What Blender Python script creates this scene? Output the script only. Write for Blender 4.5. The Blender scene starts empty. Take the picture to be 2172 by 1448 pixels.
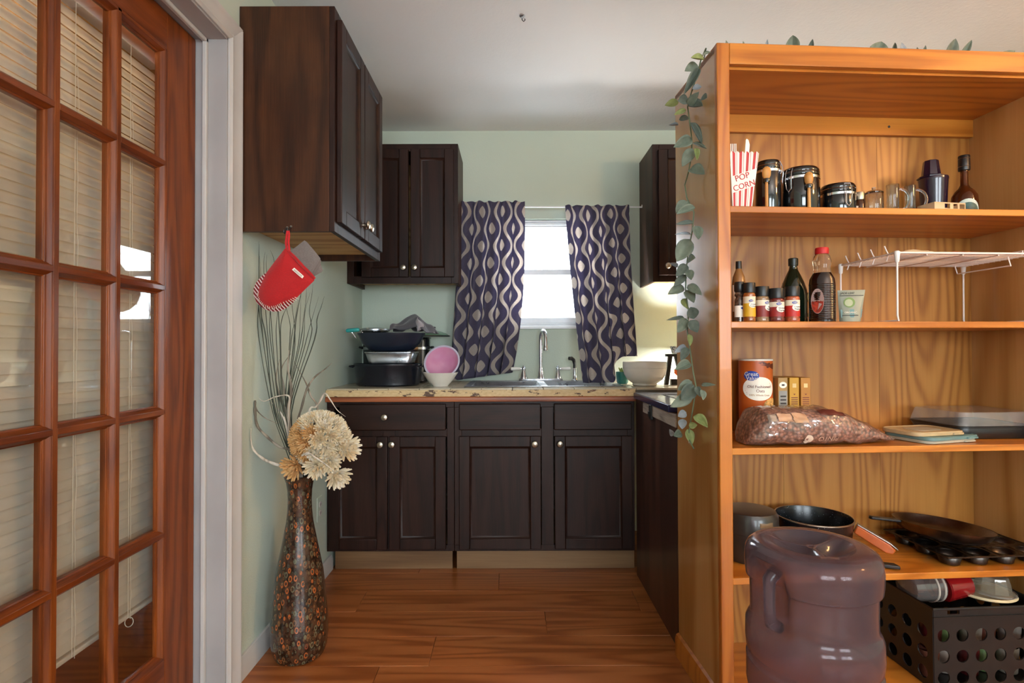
import bpy, math, random
from mathutils import Matrix, Vector, noise
D = bpy.data
SC = bpy.context.scene
COL = SC.collection
R = math.radians
PI = math.pi
random.seed(7)

# ------------------------------------------------------------------ camera
F_PX = 1150.0          # focal length in pixels of the 2172 wide frame
CAM_H = 1.11
HOR = 738.0
cam_d = D.cameras.new('camera')
cam_d.sensor_width = 36.0
cam_d.lens = 36.0 * F_PX / 2172.0
cam_d.clip_start = 0.02
cam_d.clip_end = 100
cam = D.objects.new('camera', cam_d)
COL.objects.link(cam)
cam.location = (0, 0, CAM_H)
cam.rotation_euler = (R(90.70), R(0.18), 0)
SC.camera = cam
SC.cycles.max_bounces = 9
SC.cycles.diffuse_bounces = 4
SC.cycles.glossy_bounces = 4
SC.cycles.transmission_bounces = 9
SC.cycles.transparent_max_bounces = 16

# ------------------------------------------------------------------ world, exposure
world = D.worlds.new('overcast_sky')
SC.world = world
world.use_nodes = True
bg = world.node_tree.nodes['Background']
bg.inputs[0].default_value = (0.84, 0.92, 1.0, 1)
bg.inputs[1].default_value = 15.5
SC.view_settings.view_transform = 'Standard'
SC.view_settings.look = 'None'
SC.view_settings.gamma = 1.0
SC.view_settings.use_curve_mapping = False
SC.view_settings.exposure = 0.50


def portal(name, loc, rot, sx, sy):
    l = D.lights.new(name, 'AREA')
    l.shape = 'RECTANGLE'
    l.size = sx
    l.size_y = sy
    l.cycles.is_portal = True
    o = D.objects.new(name, l)
    COL.objects.link(o)
    o.location = loc
    o.rotation_euler = rot
    return o


# daylight enters through the kitchen window and two added, unseen fill windows behind the camera
portal('kitchen_window_daylight', (0.205, 3.47, 1.575), (R(-90), 0, 0), 0.66, 0.70)
portal('added_living_window_fill', (0.35, -3.06, 1.45), (R(90), 0, 0), 1.6, 1.3)
portal('added_dining_window_fill', (2.6, -3.06, 1.45), (R(90), 0, 0), 1.6, 1.3)


# ------------------------------------------------------------------ picture-to-place measuring helpers
def wx(px, Y):
    return (px - 1086.0) / F_PX * Y


def wz(py, Y):
    return CAM_H + (HOR - py) / F_PX * Y


BF = (0.62, 1.624)            # front left corner of the bookcase
BT = math.atan(0.0612)
BU = (math.cos(BT), math.sin(BT))
BV = (-math.sin(BT), math.cos(BT))


def bk(w, d, z=0.0):
    return Vector((BF[0] + BU[0] * w + BV[0] * d, BF[1] + BU[1] * w + BV[1] * d, z))


def bw(px, d):
    """distance along the bookcase front at which depth d is seen at picture column px"""
    k = (px - 1086.0) / F_PX
    return (k * (BF[1] + BV[1] * d) - (BF[0] + BV[0] * d)) / (BU[0] - BU[1] * k)


def brad(pxw, px, d):
    p = bk(bw(px, d), d)
    k = p.x / p.y
    return 0.5 * pxw / F_PX * p.y / math.sqrt(1 + k * k * 0.85)


def bz(py, px, d):
    return wz(py, bk(bw(px, d), d).y)


# ------------------------------------------------------------------ material helpers
def lin(h):
    if isinstance(h, str):
        h = h.lstrip('#')
        c = [int(h[i:i + 2], 16) / 255.0 for i in (0, 2, 4)]
        return tuple((x / 12.92 if x <= 0.04045 else ((x + 0.055) / 1.055) ** 2.4) for x in c) + (1.0,)
    return tuple(h) + (1.0,) if len(h) == 3 else tuple(h)


class NT:
    def __init__(s, name):
        s.m = D.materials.new(name)
        s.m.use_nodes = True
        s.t = s.m.node_tree
        s.n = s.t.nodes
        s.p = s.n['Principled BSDF']
        s.out = s.n['Material Output']

    def node(s, kind, **kw):
        nd = s.n.new(kind)
        for k, v in kw.items():
            setattr(nd, k, v)
        return nd

    def link(s, a, b):
        s.t.links.new(a, b)

    def val(s, sock, v):
        if hasattr(v, 'is_output'):
            s.link(v, sock)
        else:
            sock.default_value = v

    def math(s, op, a, b=0.0, c=0.0, clamp=False):
        nd = s.node('ShaderNodeMath', operation=op)
        nd.use_clamp = clamp
        s.val(nd.inputs[0], a)
        s.val(nd.inputs[1], b)
        s.val(nd.inputs[2], c)
        return nd.outputs[0]

    def coord(s, scale=(1, 1, 1), kind='Object', rand=True, rot=(0, 0, 0)):
        tc = s.node('ShaderNodeTexCoord')
        mp = s.node('ShaderNodeMapping')
        src = tc.outputs[kind]
        if rand:
            oi = s.node('ShaderNodeObjectInfo')
            sc = s.math('MULTIPLY', oi.outputs['Random'], 7.3)
            va = s.node('ShaderNodeVectorMath', operation='ADD')
            s.link(src, va.inputs[0])
            s.link(sc, va.inputs[1])
            src = va.outputs[0]
        s.link(src, mp.inputs[0])
        mp.inputs['Scale'].default_value = scale
        mp.inputs['Rotation'].default_value = rot
        return mp.outputs[0]

    def noise(s, vec, scale, detail=2.0, rough=0.5, dist=0.0):
        nd = s.node('ShaderNodeTexNoise')
        s.link(vec, nd.inputs['Vector'])
        nd.inputs['Scale'].default_value = scale
        nd.inputs['Detail'].default_value = detail
        nd.inputs['Roughness'].default_value = rough
        nd.inputs['Distortion'].default_value = dist
        return nd.outputs[0]

    def ramp(s, fac, stops, interp='LINEAR'):
        nd = s.node('ShaderNodeValToRGB')
        cr = nd.color_ramp
        cr.interpolation = interp
        while len(cr.elements) < len(stops):
            cr.elements.new(0.5)
        for e, (p, c) in zip(cr.elements, stops):
            e.position = p
            e.color = lin(c)
        s.val(nd.inputs[0], fac)
        return nd.outputs[0]

    def mix(s, fac, a, b, mode='MIX'):
        nd = s.node('ShaderNodeMix', data_type='RGBA', blend_type=mode)
        s.val(nd.inputs['Factor'], fac)
        s.val(nd.inputs[6], a if hasattr(a, 'is_output') else lin(a))
        s.val(nd.inputs[7], b if hasattr(b, 'is_output') else lin(b))
        return nd.outputs[2]

    def bump(s, h, strength=0.2, dist=0.005):
        nd = s.node('ShaderNodeBump')
        nd.inputs['Strength'].default_value = strength
        nd.inputs['Distance'].default_value = dist
        s.val(nd.inputs['Height'], h)
        s.link(nd.outputs[0], s.p.inputs['Normal'])
        return nd.outputs[0]

    def set(s, color=None, rough=None, metal=None, spec=None, trans=None, ior=None, coat=None, alpha=None, sheen=None):
        P = s.p.inputs
        for k, v in (('Base Color', color), ('Roughness', rough), ('Metallic', metal), ('Specular IOR Level', spec),
                     ('Transmission Weight', trans), ('IOR', ior), ('Coat Weight', coat), ('Alpha', alpha), ('Sheen Weight', sheen)):
            if v is None:
                continue
            if hasattr(v, 'is_output'):
                s.link(v, P[k])
            elif k == 'Base Color':
                P[k].default_value = lin(v)
            else:
                P[k].default_value = v
        return s.m


def plain(name, color, rough=0.5, metal=0.0, var=0.06, nscale=18.0, bump=0.0, spec=None, coat=None):
    t = NT(name)
    c = lin(color)
    v = t.coord()
    n = t.noise(v, nscale, 3.0)
    lo = tuple(max(0, x * (1 - 2 * var)) for x in c[:3])
    hi = tuple(min(1, x * (1 + 2 * var)) for x in c[:3])
    col = t.ramp(n, [(0.3, lo), (0.7, hi)])
    if bump:
        t.bump(t.noise(v, nscale * 8, 2.0), bump, 0.002)
    return t.set(color=col, rough=rough, metal=metal, spec=spec, coat=coat)


def wood(name, dark, mid, light, axis='z', scale=1.0, rings=9.0, rough=0.35, coat=0.0, fib=0.25, bump=0.05, blotch=0.0, long=0.10, spec=0.5):
    """grain runs along the given object axis"""
    t = NT(name)
    st = {'x': (long, 1, 1), 'y': (1, long, 1), 'z': (1, 1, long)}[axis]
    fs = {'x': (0.03, 1, 1), 'y': (1, 0.03, 1), 'z': (1, 1, 0.03)}[axis]
    v = t.coord(scale=tuple(scale * x for x in st))
    n = t.noise(v, 4.5, 1.5, 0.45, 0.15)
    ph = t.math('MULTIPLY', n, rings * 2 * PI)
    w = t.math('SINE', ph)
    w = t.math('MULTIPLY_ADD', w, 0.5, 0.5)
    w = t.math('POWER', w, 1.6)
    v2 = t.coord(scale=tuple(scale * x for x in fs))
    f = t.noise(v2, 160.0, 2.0, 0.6)
    fac = t.math('MULTIPLY_ADD', f, fib * 2, t.math('MULTIPLY_ADD', w, 1 - fib, -fib * 0.5))
    col = t.ramp(fac, [(0.05, light), (0.5, mid), (0.98, dark)])
    if blotch:
        b = t.noise(t.coord(), 5.0, 3.0, 0.6)
        col = t.mix(t.math('MULTIPLY', t.math('SUBTRACT', b, 0.4, clamp=True), blotch * 3, clamp=True), col, dark)
    if bump:
        t.bump(fac, bump, 0.0015)
    return t.set(color=col, rough=rough, coat=coat, spec=spec)


def metal(name, color, rough=0.25, var=0.1, scratches=0.0):
    t = NT(name)
    v = t.coord()
    n = t.noise(v, 25.0, 4.0)
    c = lin(color)
    col = t.ramp(n, [(0.3, tuple(x * (1 - var) for x in c[:3])), (0.7, tuple(min(1, x * (1 + var)) for x in c[:3]))])
    r = t.math('MULTIPLY_ADD', n, 0.25, rough - 0.12)
    return t.set(color=col, rough=r, metal=1.0)


def glassy(name, color, rough=0.02, ior=1.45, trans=1.0):
    t = NT(name)
    n = t.noise(t.coord(), 9.0, 2.0)
    c = lin(color)
    col = t.ramp(n, [(0.2, tuple(x * 0.97 for x in c[:3])), (0.8, c)])
    return t.set(color=col, rough=rough, trans=trans, ior=ior)


def film(name, tint=(1, 1, 1), gloss=0.04, rough=0.03, bumpy=0.0, opacity=0.0, oc='#ffffff'):
    """thin clear sheet: transparent with a mirror reflection that grows at grazing angles"""
    t = NT(name)
    t.n.remove(t.p)
    tr = t.node('ShaderNodeBsdfTransparent')
    tr.inputs[0].default_value = lin(tint)
    gl = t.node('ShaderNodeBsdfGlossy')
    gl.inputs['Roughness'].default_value = rough
    fr = t.node('ShaderNodeLayerWeight')
    fr.inputs[0].default_value = 0.5
    fres = t.math('MULTIPLY_ADD', t.math('POWER', fr.outputs['Facing'], 5.0), 0.9, 0.035)
    base = tr.outputs[0]
    if opacity:
        df = t.node('ShaderNodeBsdfDiffuse')
        df.inputs[0].default_value = lin(oc)
        mo = t.node('ShaderNodeMixShader')
        nz = t.noise(t.coord(), 14.0, 3.0)
        t.link(t.math('MULTIPLY', nz, opacity * 2, clamp=True), mo.inputs[0])
        t.link(base, mo.inputs[1])
        t.link(df.outputs[0], mo.inputs[2])
        base = mo.outputs[0]
    ms = t.node('ShaderNodeMixShader')
    f2 = t.math('ADD', fres, gloss, clamp=True)
    t.link(f2, ms.inputs[0])
    t.link(base, ms.inputs[1])
    t.link(gl.outputs[0], ms.inputs[2])
    if bumpy:
        nb = t.node('ShaderNodeBump')
        nb.inputs['Strength'].default_value = bumpy
        nb.inputs['Distance'].default_value = 0.01
        t.link(t.noise(t.coord(), 22.0, 3.0), nb.inputs['Height'])
        t.link(nb.outputs[0], gl.inputs['Normal'])
        t.link(nb.outputs[0], fr.inputs['Normal'])
    t.link(ms.outputs[0], t.out.inputs[0])
    return t.m


def thinlit(name, colnode_fn, trans=0.4, rough=0.8):
    """cloth, paper or leaf: diffuse front with light coming through"""
    t = NT(name)
    col = colnode_fn(t)
    df = t.p
    t.set(color=col, rough=rough, spec=0.25)
    tl = t.node('ShaderNodeBsdfTranslucent')
    t.val(tl.inputs[0], col if hasattr(col, 'is_output') else lin(col))
    ms = t.node('ShaderNodeMixShader')
    ms.inputs[0].default_value = trans
    t.link(df.outputs[0], ms.inputs[1])
    t.link(tl.outputs[0], ms.inputs[2])
    t.link(ms.outputs[0], t.out.inputs[0])
    return t.m


def speckle(name, base, dot, rough=0.25, scale=90.0, thr=0.12, coat=0.0):
    t = NT(name)
    vo = t.node('ShaderNodeTexVoronoi')
    t.link(t.coord(), vo.inputs['Vector'])
    vo.inputs['Scale'].default_value = scale
    k = t.math('LESS_THAN', vo.outputs['Distance'], thr)
    return t.set(color=t.mix(k, base, dot), rough=rough, coat=coat)


def emit(name, color, strength):
    t = NT(name)
    n = t.noise(t.coord(), 3.0)
    c = lin(color)
    t.link(t.ramp(n, [(0.2, tuple(x * .97 for x in c[:3])), (0.8, c)]), t.p.inputs['Emission Color'])
    t.p.inputs['Emission Strength'].default_value = strength
    t.set(color=color, rough=0.4)
    return t.m


# ------------------------------------------------------------------ mesh helpers
PM = {}      # object -> matrix of the thing it belongs to


class MB:
    def __init__(s):
        s.v, s.f, s.uv = [], [], []

    def add(s, V, Fc, M=None, uv=None):
        b = len(s.v)
        for p in V:
            p = Vector(p)
            s.v.append(tuple(M @ p) if M is not None else tuple(p))
        for q in Fc:
            s.f.append(tuple(b + i for i in q))
        if uv:
            s.uv += uv
        return s

    def box(s, x0, x1, y0, y1, z0, z1, M=None):
        V = [(x, y, z) for z in (z0, z1) for y in (y0, y1) for x in (x0, x1)]
        return s.add(V, [(0, 2, 3, 1), (4, 5, 7, 6), (0, 1, 5, 4), (2, 6, 7, 3), (0, 4, 6, 2), (1, 3, 7, 5)], M)

    def prism(s, poly, a, b, axis='z', M=None):
        """poly: 2D outline, pushed from a to b along axis (order of the other two axes kept cyclic)"""
        n = len(poly)

        def pt(p, h):
            return {'x': (h, p[0], p[1]), 'y': (p[0], h, p[1]), 'z': (p[0], p[1], h)}[axis]
        V = [pt(p, a) for p in poly] + [pt(p, b) for p in poly]
        Fc = [tuple(range(n)), tuple(range(2 * n - 1, n - 1, -1))]
        Fc += [(i, i + n, (i + 1) % n + n, (i + 1) % n) for i in range(n)]
        return s.add(V, Fc, M)

    def lathe(s, prof, n=32, M=None, sx=1.0, sy=1.0, fn=None, close=True):
        V, Fc = [], []
        m = len(prof)
        for i in range(n):
            a = 2 * PI * i / n
            for r, z in prof:
                p = (r * math.cos(a) * sx, r * math.sin(a) * sy, z)
                V.append(fn(p, a) if fn else p)
        for i in range(n):
            j = (i + 1) % n
            for k in range(m - 1):
                if prof[k][0] < 1e-6 and prof[k + 1][0] < 1e-6:
                    continue
                if prof[k][0] < 1e-6:
                    Fc.append((i * m + k, j * m + k + 1, i * m + k + 1))
                elif prof[k + 1][0] < 1e-6:
                    Fc.append((i * m + k, j * m + k, i * m + k + 1))
                else:
                    Fc.append((i * m + k, j * m + k, j * m + k + 1, i * m + k + 1))
        if close:
            if prof[0][0] > 1e-6:
                Fc.append(tuple(i * m for i in range(n - 1, -1, -1)))
            if prof[-1][0] > 1e-6:
                Fc.append(tuple(i * m + m - 1 for i in range(n)))
        return s.add(V, Fc, M)

    def tube(s, pts, rad, n=8, M=None, closed=False, flat=1.0):
        pts = [Vector(p) for p in pts]
        k = len(pts)
        rr = rad if isinstance(rad, (list, tuple)) else [rad] * k
        V, Fc = [], []
        up = None
        for i, p in enumerate(pts):
            if closed:
                t = pts[(i + 1) % k] - pts[i - 1]
            else:
                t = pts[min(i + 1, k - 1)] - pts[max(i - 1, 0)]
            t.normalize()
            if up is None:
                up = Vector((0, 0, 1)) if abs(t.z) < 0.9 else Vector((1, 0, 0))
            x = up - t * up.dot(t)
            if x.length < 1e-5:
                x = t.orthogonal()
            x.normalize()
            up = x
            y = t.cross(x)
            for j in range(n):
                a = 2 * PI * j / n
                V.append(p + x * (rr[i] * math.cos(a)) + y * (rr[i] * flat * math.sin(a)))
        for i in range(k if closed else k - 1):
            i2 = (i + 1) % k
            for j in range(n):
                j2 = (j + 1) % n
                Fc.append((i * n + j, i * n + j2, i2 * n + j2, i2 * n + j))
        if not closed:
            Fc.append(tuple(range(n - 1, -1, -1)))
            Fc.append(tuple((k - 1) * n + j for j in range(n)))
        return s.add(V, Fc, M)

    def sheet(s, fn, nu, nv, M=None, uvfn=None, wrap=False):
        V, Fc, U = [], [], []
        for i in range(nu + (0 if wrap else 1)):
            for j in range(nv + 1):
                V.append(fn(i / nu, j / nv))
        w = nv + 1
        for i in range(nu):
            for j in range(nv):
                i2 = (i + 1) % nu if wrap else i + 1
                Fc.append((i * w + j, i2 * w + j, i2 * w + j + 1, i * w + j + 1))
                U += [(i / nu, j / nv), ((i + 1) / nu, j / nv), ((i + 1) / nu, (j + 1) / nv), (i / nu, (j + 1) / nv)]
        return s.add(V, Fc, M, uv=U)

    def mesh(s, name, mats, smooth=True, angle=38):
        me = D.meshes.new(name)
        me.from_pydata(s.v, [], s.f)
        if s.uv and len(s.uv) == sum(len(f) for f in s.f):
            ul = me.uv_layers.new(name='UVMap')
            for l, c in zip(ul.data, s.uv):
                l.uv = c
        if not isinstance(mats, (list, tuple)):
            mats = [mats]
        for m in mats:
            me.materials.append(m)
        if smooth:
            me.shade_smooth()
            me.set_sharp_from_angle(angle=R(angle))
        me.validate()
        me.update()
        return me

    def build(s, name, mat, parent=None, bev=0.0, seg=2, solid=0.0, sub=0, smooth=True, angle=38, world=False, kind=None, label=None, fix=True):
        if world and parent is not None and parent in PM:
            Mi = PM[parent].inverted()
            s.v = [tuple(Mi @ Vector(p)) for p in s.v]
        me = s.mesh(name, mat, smooth, angle)
        if fix:
            import bmesh
            bm = bmesh.new()
            bm.from_mesh(me)
            bmesh.ops.recalc_face_normals(bm, faces=bm.faces)
            bm.to_mesh(me)
            bm.free()
        return put(name, me, parent, bev, seg, solid, sub, kind, label)


def put(name, me, parent=None, bev=0.0, seg=2, solid=0.0, sub=0, kind=None, label=None):
    o = D.objects.new(name, me)
    COL.objects.link(o)
    if parent is not None:
        o.parent = parent
        if parent in PM:
            PM[o] = PM[parent]
    if solid:
        md = o.modifiers.new('solid', 'SOLIDIFY')
        md.thickness = solid
        md.offset = 0
    if bev:
        md = o.modifiers.new('bevel', 'BEVEL')
        md.width = bev
        md.segments = seg
        md.limit_method = 'ANGLE'
        md.angle_limit = R(40)
        md.harden_normals = False
    if sub:
        md = o.modifiers.new('sub', 'SUBSURF')
        md.levels = sub
        md.render_levels = sub
    if kind:
        o['kind'] = kind
    if label:
        o['label'] = label
    return o


def tag(o, label=None, cat=None, group=None, kind=None):
    if label:
        o['label'] = label
    if cat:
        o['category'] = cat
    if group:
        o['group'] = group
    if kind:
        o['kind'] = kind
    return o


def thing(name, label=None, cat=None, loc=(0, 0, 0), rz=0.0, group=None, kind=None, rot=None):
    o = D.objects.new(name, None)
    o.empty_display_size = 0.05
    COL.objects.link(o)
    o.location = loc
    o.rotation_euler = rot if rot else (0, 0, rz)
    PM[o] = Matrix.Translation(Vector(loc)) @ o.rotation_euler.to_matrix().to_4x4()
    tag(o, label, cat, group, kind)
    return o


def T(x=0, y=0, z=0):
    return Matrix.Translation((x, y, z))


def RX(a):
    return Matrix.Rotation(R(a), 4, 'X')


def RY(a):
    return Matrix.Rotation(R(a), 4, 'Y')


def RZ(a):
    return Matrix.Rotation(R(a), 4, 'Z')


def circ(r, n=24, cx=0, cy=0, sx=1, sy=1):
    return [(cx + r * sx * math.cos(2 * PI * i / n), cy + r * sy * math.sin(2 * PI * i / n)) for i in range(n)]


def rrect(w, h, r, n=5, cx=0, cy=0):
    out = []
    for k, (sx, sy) in enumerate(((1, 1), (-1, 1), (-1, -1), (1, -1))):
        for i in range(n + 1):
            a = PI / 2 * k + PI / 2 * i / n
            out.append((cx + sx * (w / 2 - r) + r * math.cos(a), cy + sy * (h / 2 - r) + r * math.sin(a)))
    return out


def letters(body, size, mat, parent, M=None, bend=None, extrude=0.0004, name='lettering', align='CENTER', space=1.0):
    """flat lettering in the local XZ plane facing -Y; bend = radius wraps it round the local Z axis"""
    cu = D.curves.new(name, 'FONT')
    cu.body = body
    cu.size = size
    cu.align_x = align
    cu.align_y = 'CENTER'
    cu.extrude = extrude
    cu.space_character = space
    cu.resolution_u = 3
    tmp = D.objects.new(name, cu)
    COL.objects.link(tmp)
    me = D.meshes.new_from_object(tmp)
    D.objects.remove(tmp)
    for v in me.vertices:
        p = Vector((v.co.x, -v.co.z, v.co.y))
        if bend is None and M is not None:
            p = M @ p
        if bend is not None:
            if M is not None:
                p = M @ p
            a = p.x / bend
            rr = bend - p.y
            p = Vector((rr * math.sin(a), -rr * math.cos(a), p.z))
        v.co = p
    me.materials.clear()
    me.materials.append(mat)
    return put(name, me, parent)


def patch(poly, mat, parent, bend=None, off=0.0004, name='label_print', M=None, rings=3):
    """thin printed patch: outline in local XZ, facing -Y, optionally wrapped round local Z"""
    mb = MB()
    cx = sum(p[0] for p in poly) / len(poly)
    cz = sum(p[1] for p in poly) / len(poly)
    n = len(poly)
    V = []
    for k in range(rings):
        f = 1 - k / rings
        V += [(cx + (p[0] - cx) * f, 0, cz + (p[1] - cz) * f) for p in poly]
    V.append((cx, 0, cz))
    Fc = []
    for k in range(rings - 1):
        Fc += [(k * n + i, k * n + (i + 1) % n, (k + 1) * n + (i + 1) % n, (k + 1) * n + i) for i in range(n)]
    k = rings - 1
    Fc += [(k * n + i, k * n + (i + 1) % n, rings * n) for i in range(n)]
    out = []
    for p in V:
        p = Vector(p)
        if M is not None:
            p = M @ p
        if bend is not None:
            a = p.x / bend
            rr = bend + off - p.y
            p = Vector((rr * math.sin(a), -rr * math.cos(a), p.z))
        else:
            p = p + Vector((0, -off, 0))
        out.append(p)
    mb.add(out, Fc)
    return mb.build(name, mat, parent, fix=False)


def band(r, z0, z1, a0, a1, mat, parent, off=0.0004, name='label_print', n=24):
    """label strip wrapped round a cylinder; angle 0 faces -Y"""
    mb = MB()
    mb.sheet(lambda u, v: ((r + off) * math.sin(a0 + (a1 - a0) * u), -(r + off) * math.cos(a0 + (a1 - a0) * u), z0 + (z1 - z0) * v), n, 1)
    return mb.build(name, mat, parent, fix=False)


# ------------------------------------------------------------------ materials
def wall_mat(name, color, scale=150.0, b=0.35):
    t = NT(name)
    v = t.coord(rand=False)
    n = t.noise(v, scale, 3.0, 0.6)
    n2 = t.noise(v, 2.2, 2.0)
    c = lin(color)
    col = t.ramp(n2, [(0.3, tuple(x * .96 for x in c[:3])), (0.7, c)])
    t.bump(n, b, 0.003)
    return t.set(color=col, rough=0.75, spec=0.3)


M_MINT = wall_mat('mint_wall_paint', '#bfcbbd')
M_CEIL = wall_mat('white_knockdown_ceiling', '#ebebea', 70.0, 0.55)
M_CREAM = wall_mat('tan_hall_paint', '#9a7a52')
M_TRIM = plain('grey_white_trim_paint', '#bdbbb8', 0.45, var=0.03, nscale=6)
M_JAMB = plain('grey_jamb_paint', '#a3a09f', 0.5, var=0.04, nscale=5)
M_WHITE = plain('white_enamel', '#e9ebee', 0.35, var=0.02)
M_DOOR = wood('stained_fir_door', '#562509', '#74380f', '#874517', 'z', 2.0, 7, 0.38, 0.0, fib=0.5, spec=.4)
M_DOORX = wood('stained_fir_rail', '#53220a', '#6e330f', '#803f16', 'y', 2.0, 7, 0.33, 0.1, fib=0.5, spec=.4)
M_OAK = wood('golden_oak', '#9a541a', '#ad6522', '#b9722c', 'z', 1.3, 12, 0.32, 0.12, fib=0.30)
M_OAKX = wood('golden_oak_rail', '#9c5818', '#b46d24', '#c17a2c', 'x', 1.1, 11, 0.30, 0.15, fib=0.30)
M_OAKB = wood('oak_plywood_back', '#8a5420', '#9f672a', '#ab7434', 'z', 0.8, 24, 0.42, 0.0, fib=0.25, long=0.13)
M_OAKS = wood('oak_plywood_side', '#9d6a33', '#b07d45', '#bd8c55', 'z', 0.8, 5, 0.22, 0.4, fib=0.2)
M_ESP = wood('espresso_cabinet_wood', '#180a06', '#27120b', '#321b12', 'z', 2.0, 5, 0.45, 0.0, fib=0.55, blotch=0.15, spec=0.28)
M_ESPX = wood('espresso_cabinet_rail', '#180a06', '#27130c', '#321b12', 'x', 2.0, 5, 0.45, 0.0, fib=0.55, spec=0.28)
M_ESPP = wood('walnut_end_panel', '#231107', '#3d200e', '#4c2b14', 'z', 1.6, 6, 0.45, 0.0, fib=0.5, blotch=0.45, spec=0.3)
M_RAWPLY = wood('raw_plywood', '#9b7544', '#b8935d', '#c9a873', 'y', 1.0, 6, 0.65, fib=0.3)
M_FLOOR = wood('laminate_floor', '#7d431d', '#96562a', '#a46335', 'x', 1.7, 10, 0.30, 0.1, fib=0.3, blotch=0.12, long=0.07)
M_TOEK = wood('toe_kick_board', '#62452a', '#7a5a3a', '#8a6a48', 'x', 1.0, 4, 0.5, fib=0.3)
M_CHROME = metal('chrome', '#d9dce2', 0.14, 0.04)
M_STEEL = metal('brushed_stainless', '#b9bcc2', 0.3)
M_NICKEL = metal('satin_nickel', '#b6ac9c', 0.32)
M_BLACK = plain('black_plastic', '#131314', 0.38, var=0.1)
M_BLKGLOSS = plain('black_glazed_ceramic', '#0d0e10', 0.12, var=0.05, coat=0.6)
M_BLKSPEC = speckle('black_speckled_enamel', '#0c0e13', '#8d949c', 0.25, 120.0, 0.10)
M_GLASS = film('window_glass', (0.97, 0.985, 0.98), 0.02, 0.0)
M_CLEAR = film('clear_plastic', (0.93, 0.93, 0.92), 0.05, 0.06, 0.1, 0.10)
M_TUMBLER = glassy('clear_glass', '#eef3f0', 0.0, 1.45)
M_PORC = plain('white_porcelain', '#ded9cf', 0.18, var=0.02, coat=0.4)
M_WHITEP = plain('white_plastic', '#e8e4df', 0.4, var=0.02)
M_RED = plain('red_print', '#b3171c', 0.55, var=0.04)
M_BLUE = plain('blue_print', '#1f3f96', 0.45, var=0.04)
M_INK = plain('dark_print', '#2a2320', 0.6, var=0.04)
M_PAPER = plain('white_print', '#ece6d8', 0.55, var=0.02)

# ================================================================== the room
LW = -0.92       # left wall face
BWY = 3.33       # back wall face
CEIL = 2.45
RWX = 3.7
REAR = -3.0


def holed(x0, x1, z0, z1, holes):
    out = []
    x = x0
    for (a, b, c, d) in sorted(holes):
        out.append((x, a, z0, z1))
        if c > z0:
            out.append((a, b, z0, c))
        if d < z1:
            out.append((a, b, d, z1))
        x = b
    out.append((x, x1, z0, z1))
    return out


# floor: slab with laminate planks laid on it
fl = MB().box(-2.3, RWX, REAR, BWY - .001, -0.06, -0.008).build('floor', M_FLOOR, kind='structure')
PM[fl] = Matrix.Identity(4)
rowy = -0.05
row = 0
random.seed(3)
while rowy < 2.70:
    y1 = min(rowy + 0.196, 2.765)
    x = LW + 0.004
    cut = [0.62, 1.05, 0.25, 0.85, 0.45][row % 5]
    while x < 2.6:
        x1 = x + (cut if x < LW + 0.01 else 1.21)
        MB().box(x + 0.0006, x1 - 0.0006, rowy + 0.0006, y1 - 0.0006, -0.008, 0.0).build('plank', M_FLOOR, fl, bev=0.0012, seg=1)
        x = x1
    rowy = y1
    row += 1
    if y1 >= 2.764:
        break
MB().box(-0.7, RWX, REAR, -0.052, -0.008, -0.0005).build('floor_boards', M_FLOOR, fl)

MB().box(-2.3, RWX, REAR - .15, BWY + .15, CEIL, CEIL + 0.1).build('ceiling', M_CEIL, kind='structure')
hk = thing('ceiling_hook', 'tiny dark hook screwed into the white ceiling', 'hook', (0.045, 2.17, CEIL))
MB().lathe([(0.0, 0), (.011, 0), (.011, -.003), (.004, -.006), (.003, -.012), (0, -.012)], 12).build('base', M_STEEL, hk)
MB().tube([(0, 0, -.010), (0, 0, -.018), (.006, 0, -.024), (.012, 0, -.018), (.010, 0, -.013)], .0018, 6).build('hook', M_INK, hk)

# left wall with the french door opening
DY0, DY1, DZ = 0.86, 1.757, 2.125
wl = MB()
wl.box(-1.06, LW, REAR, DY0, -.06, CEIL)
wl.box(-1.06, LW, DY0, DY1, DZ, CEIL)
wl.box(-1.06, LW, DY1, BWY + .14, -.06, CEIL)
wl.build('wall_left', M_MINT, kind='structure', smooth=False)

# back wall with the kitchen window opening
WX0, WX1, WZ0, WZ1 = -0.115, 0.525, 1.245, 1.905
wb = MB()
for (a, b, c, d) in holed(LW, RWX, 0, CEIL, [(WX0, WX1, WZ0, WZ1)]):
    wb.box(a, b, BWY, BWY + 0.14, c - (.06 if c == 0 else 0), d)
wb.build('wall_back', M_MINT, kind='structure', smooth=False)
MB().box(RWX, RWX + .1, REAR - .1, BWY + .14, -.06, CEIL).build('wall_right', M_MINT, kind='structure', smooth=False)
wr = MB()
for (a, b, c, d) in holed(-1.06, RWX, 0, CEIL, [(-0.45, 1.15, 0.8, 2.1), (1.8, 3.4, 0.8, 2.1)]):
    wr.box(a, b, REAR - 0.1, REAR, c - (.06 if c == 0 else 0), d)
wr.build('wall_rear', M_MINT, kind='structure', smooth=False)
wh = MB()
wh.box(-1.75, -1.65, -0.4, 2.6, 0, CEIL)
wh.box(-1.65, -1.06, 2.5, 2.6, 0, CEIL)
wh.box(-1.65, -1.06, -0.4, -0.3, 0, CEIL)
wh.build('wall_hall', M_CREAM, kind='structure', smooth=False)

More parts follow.
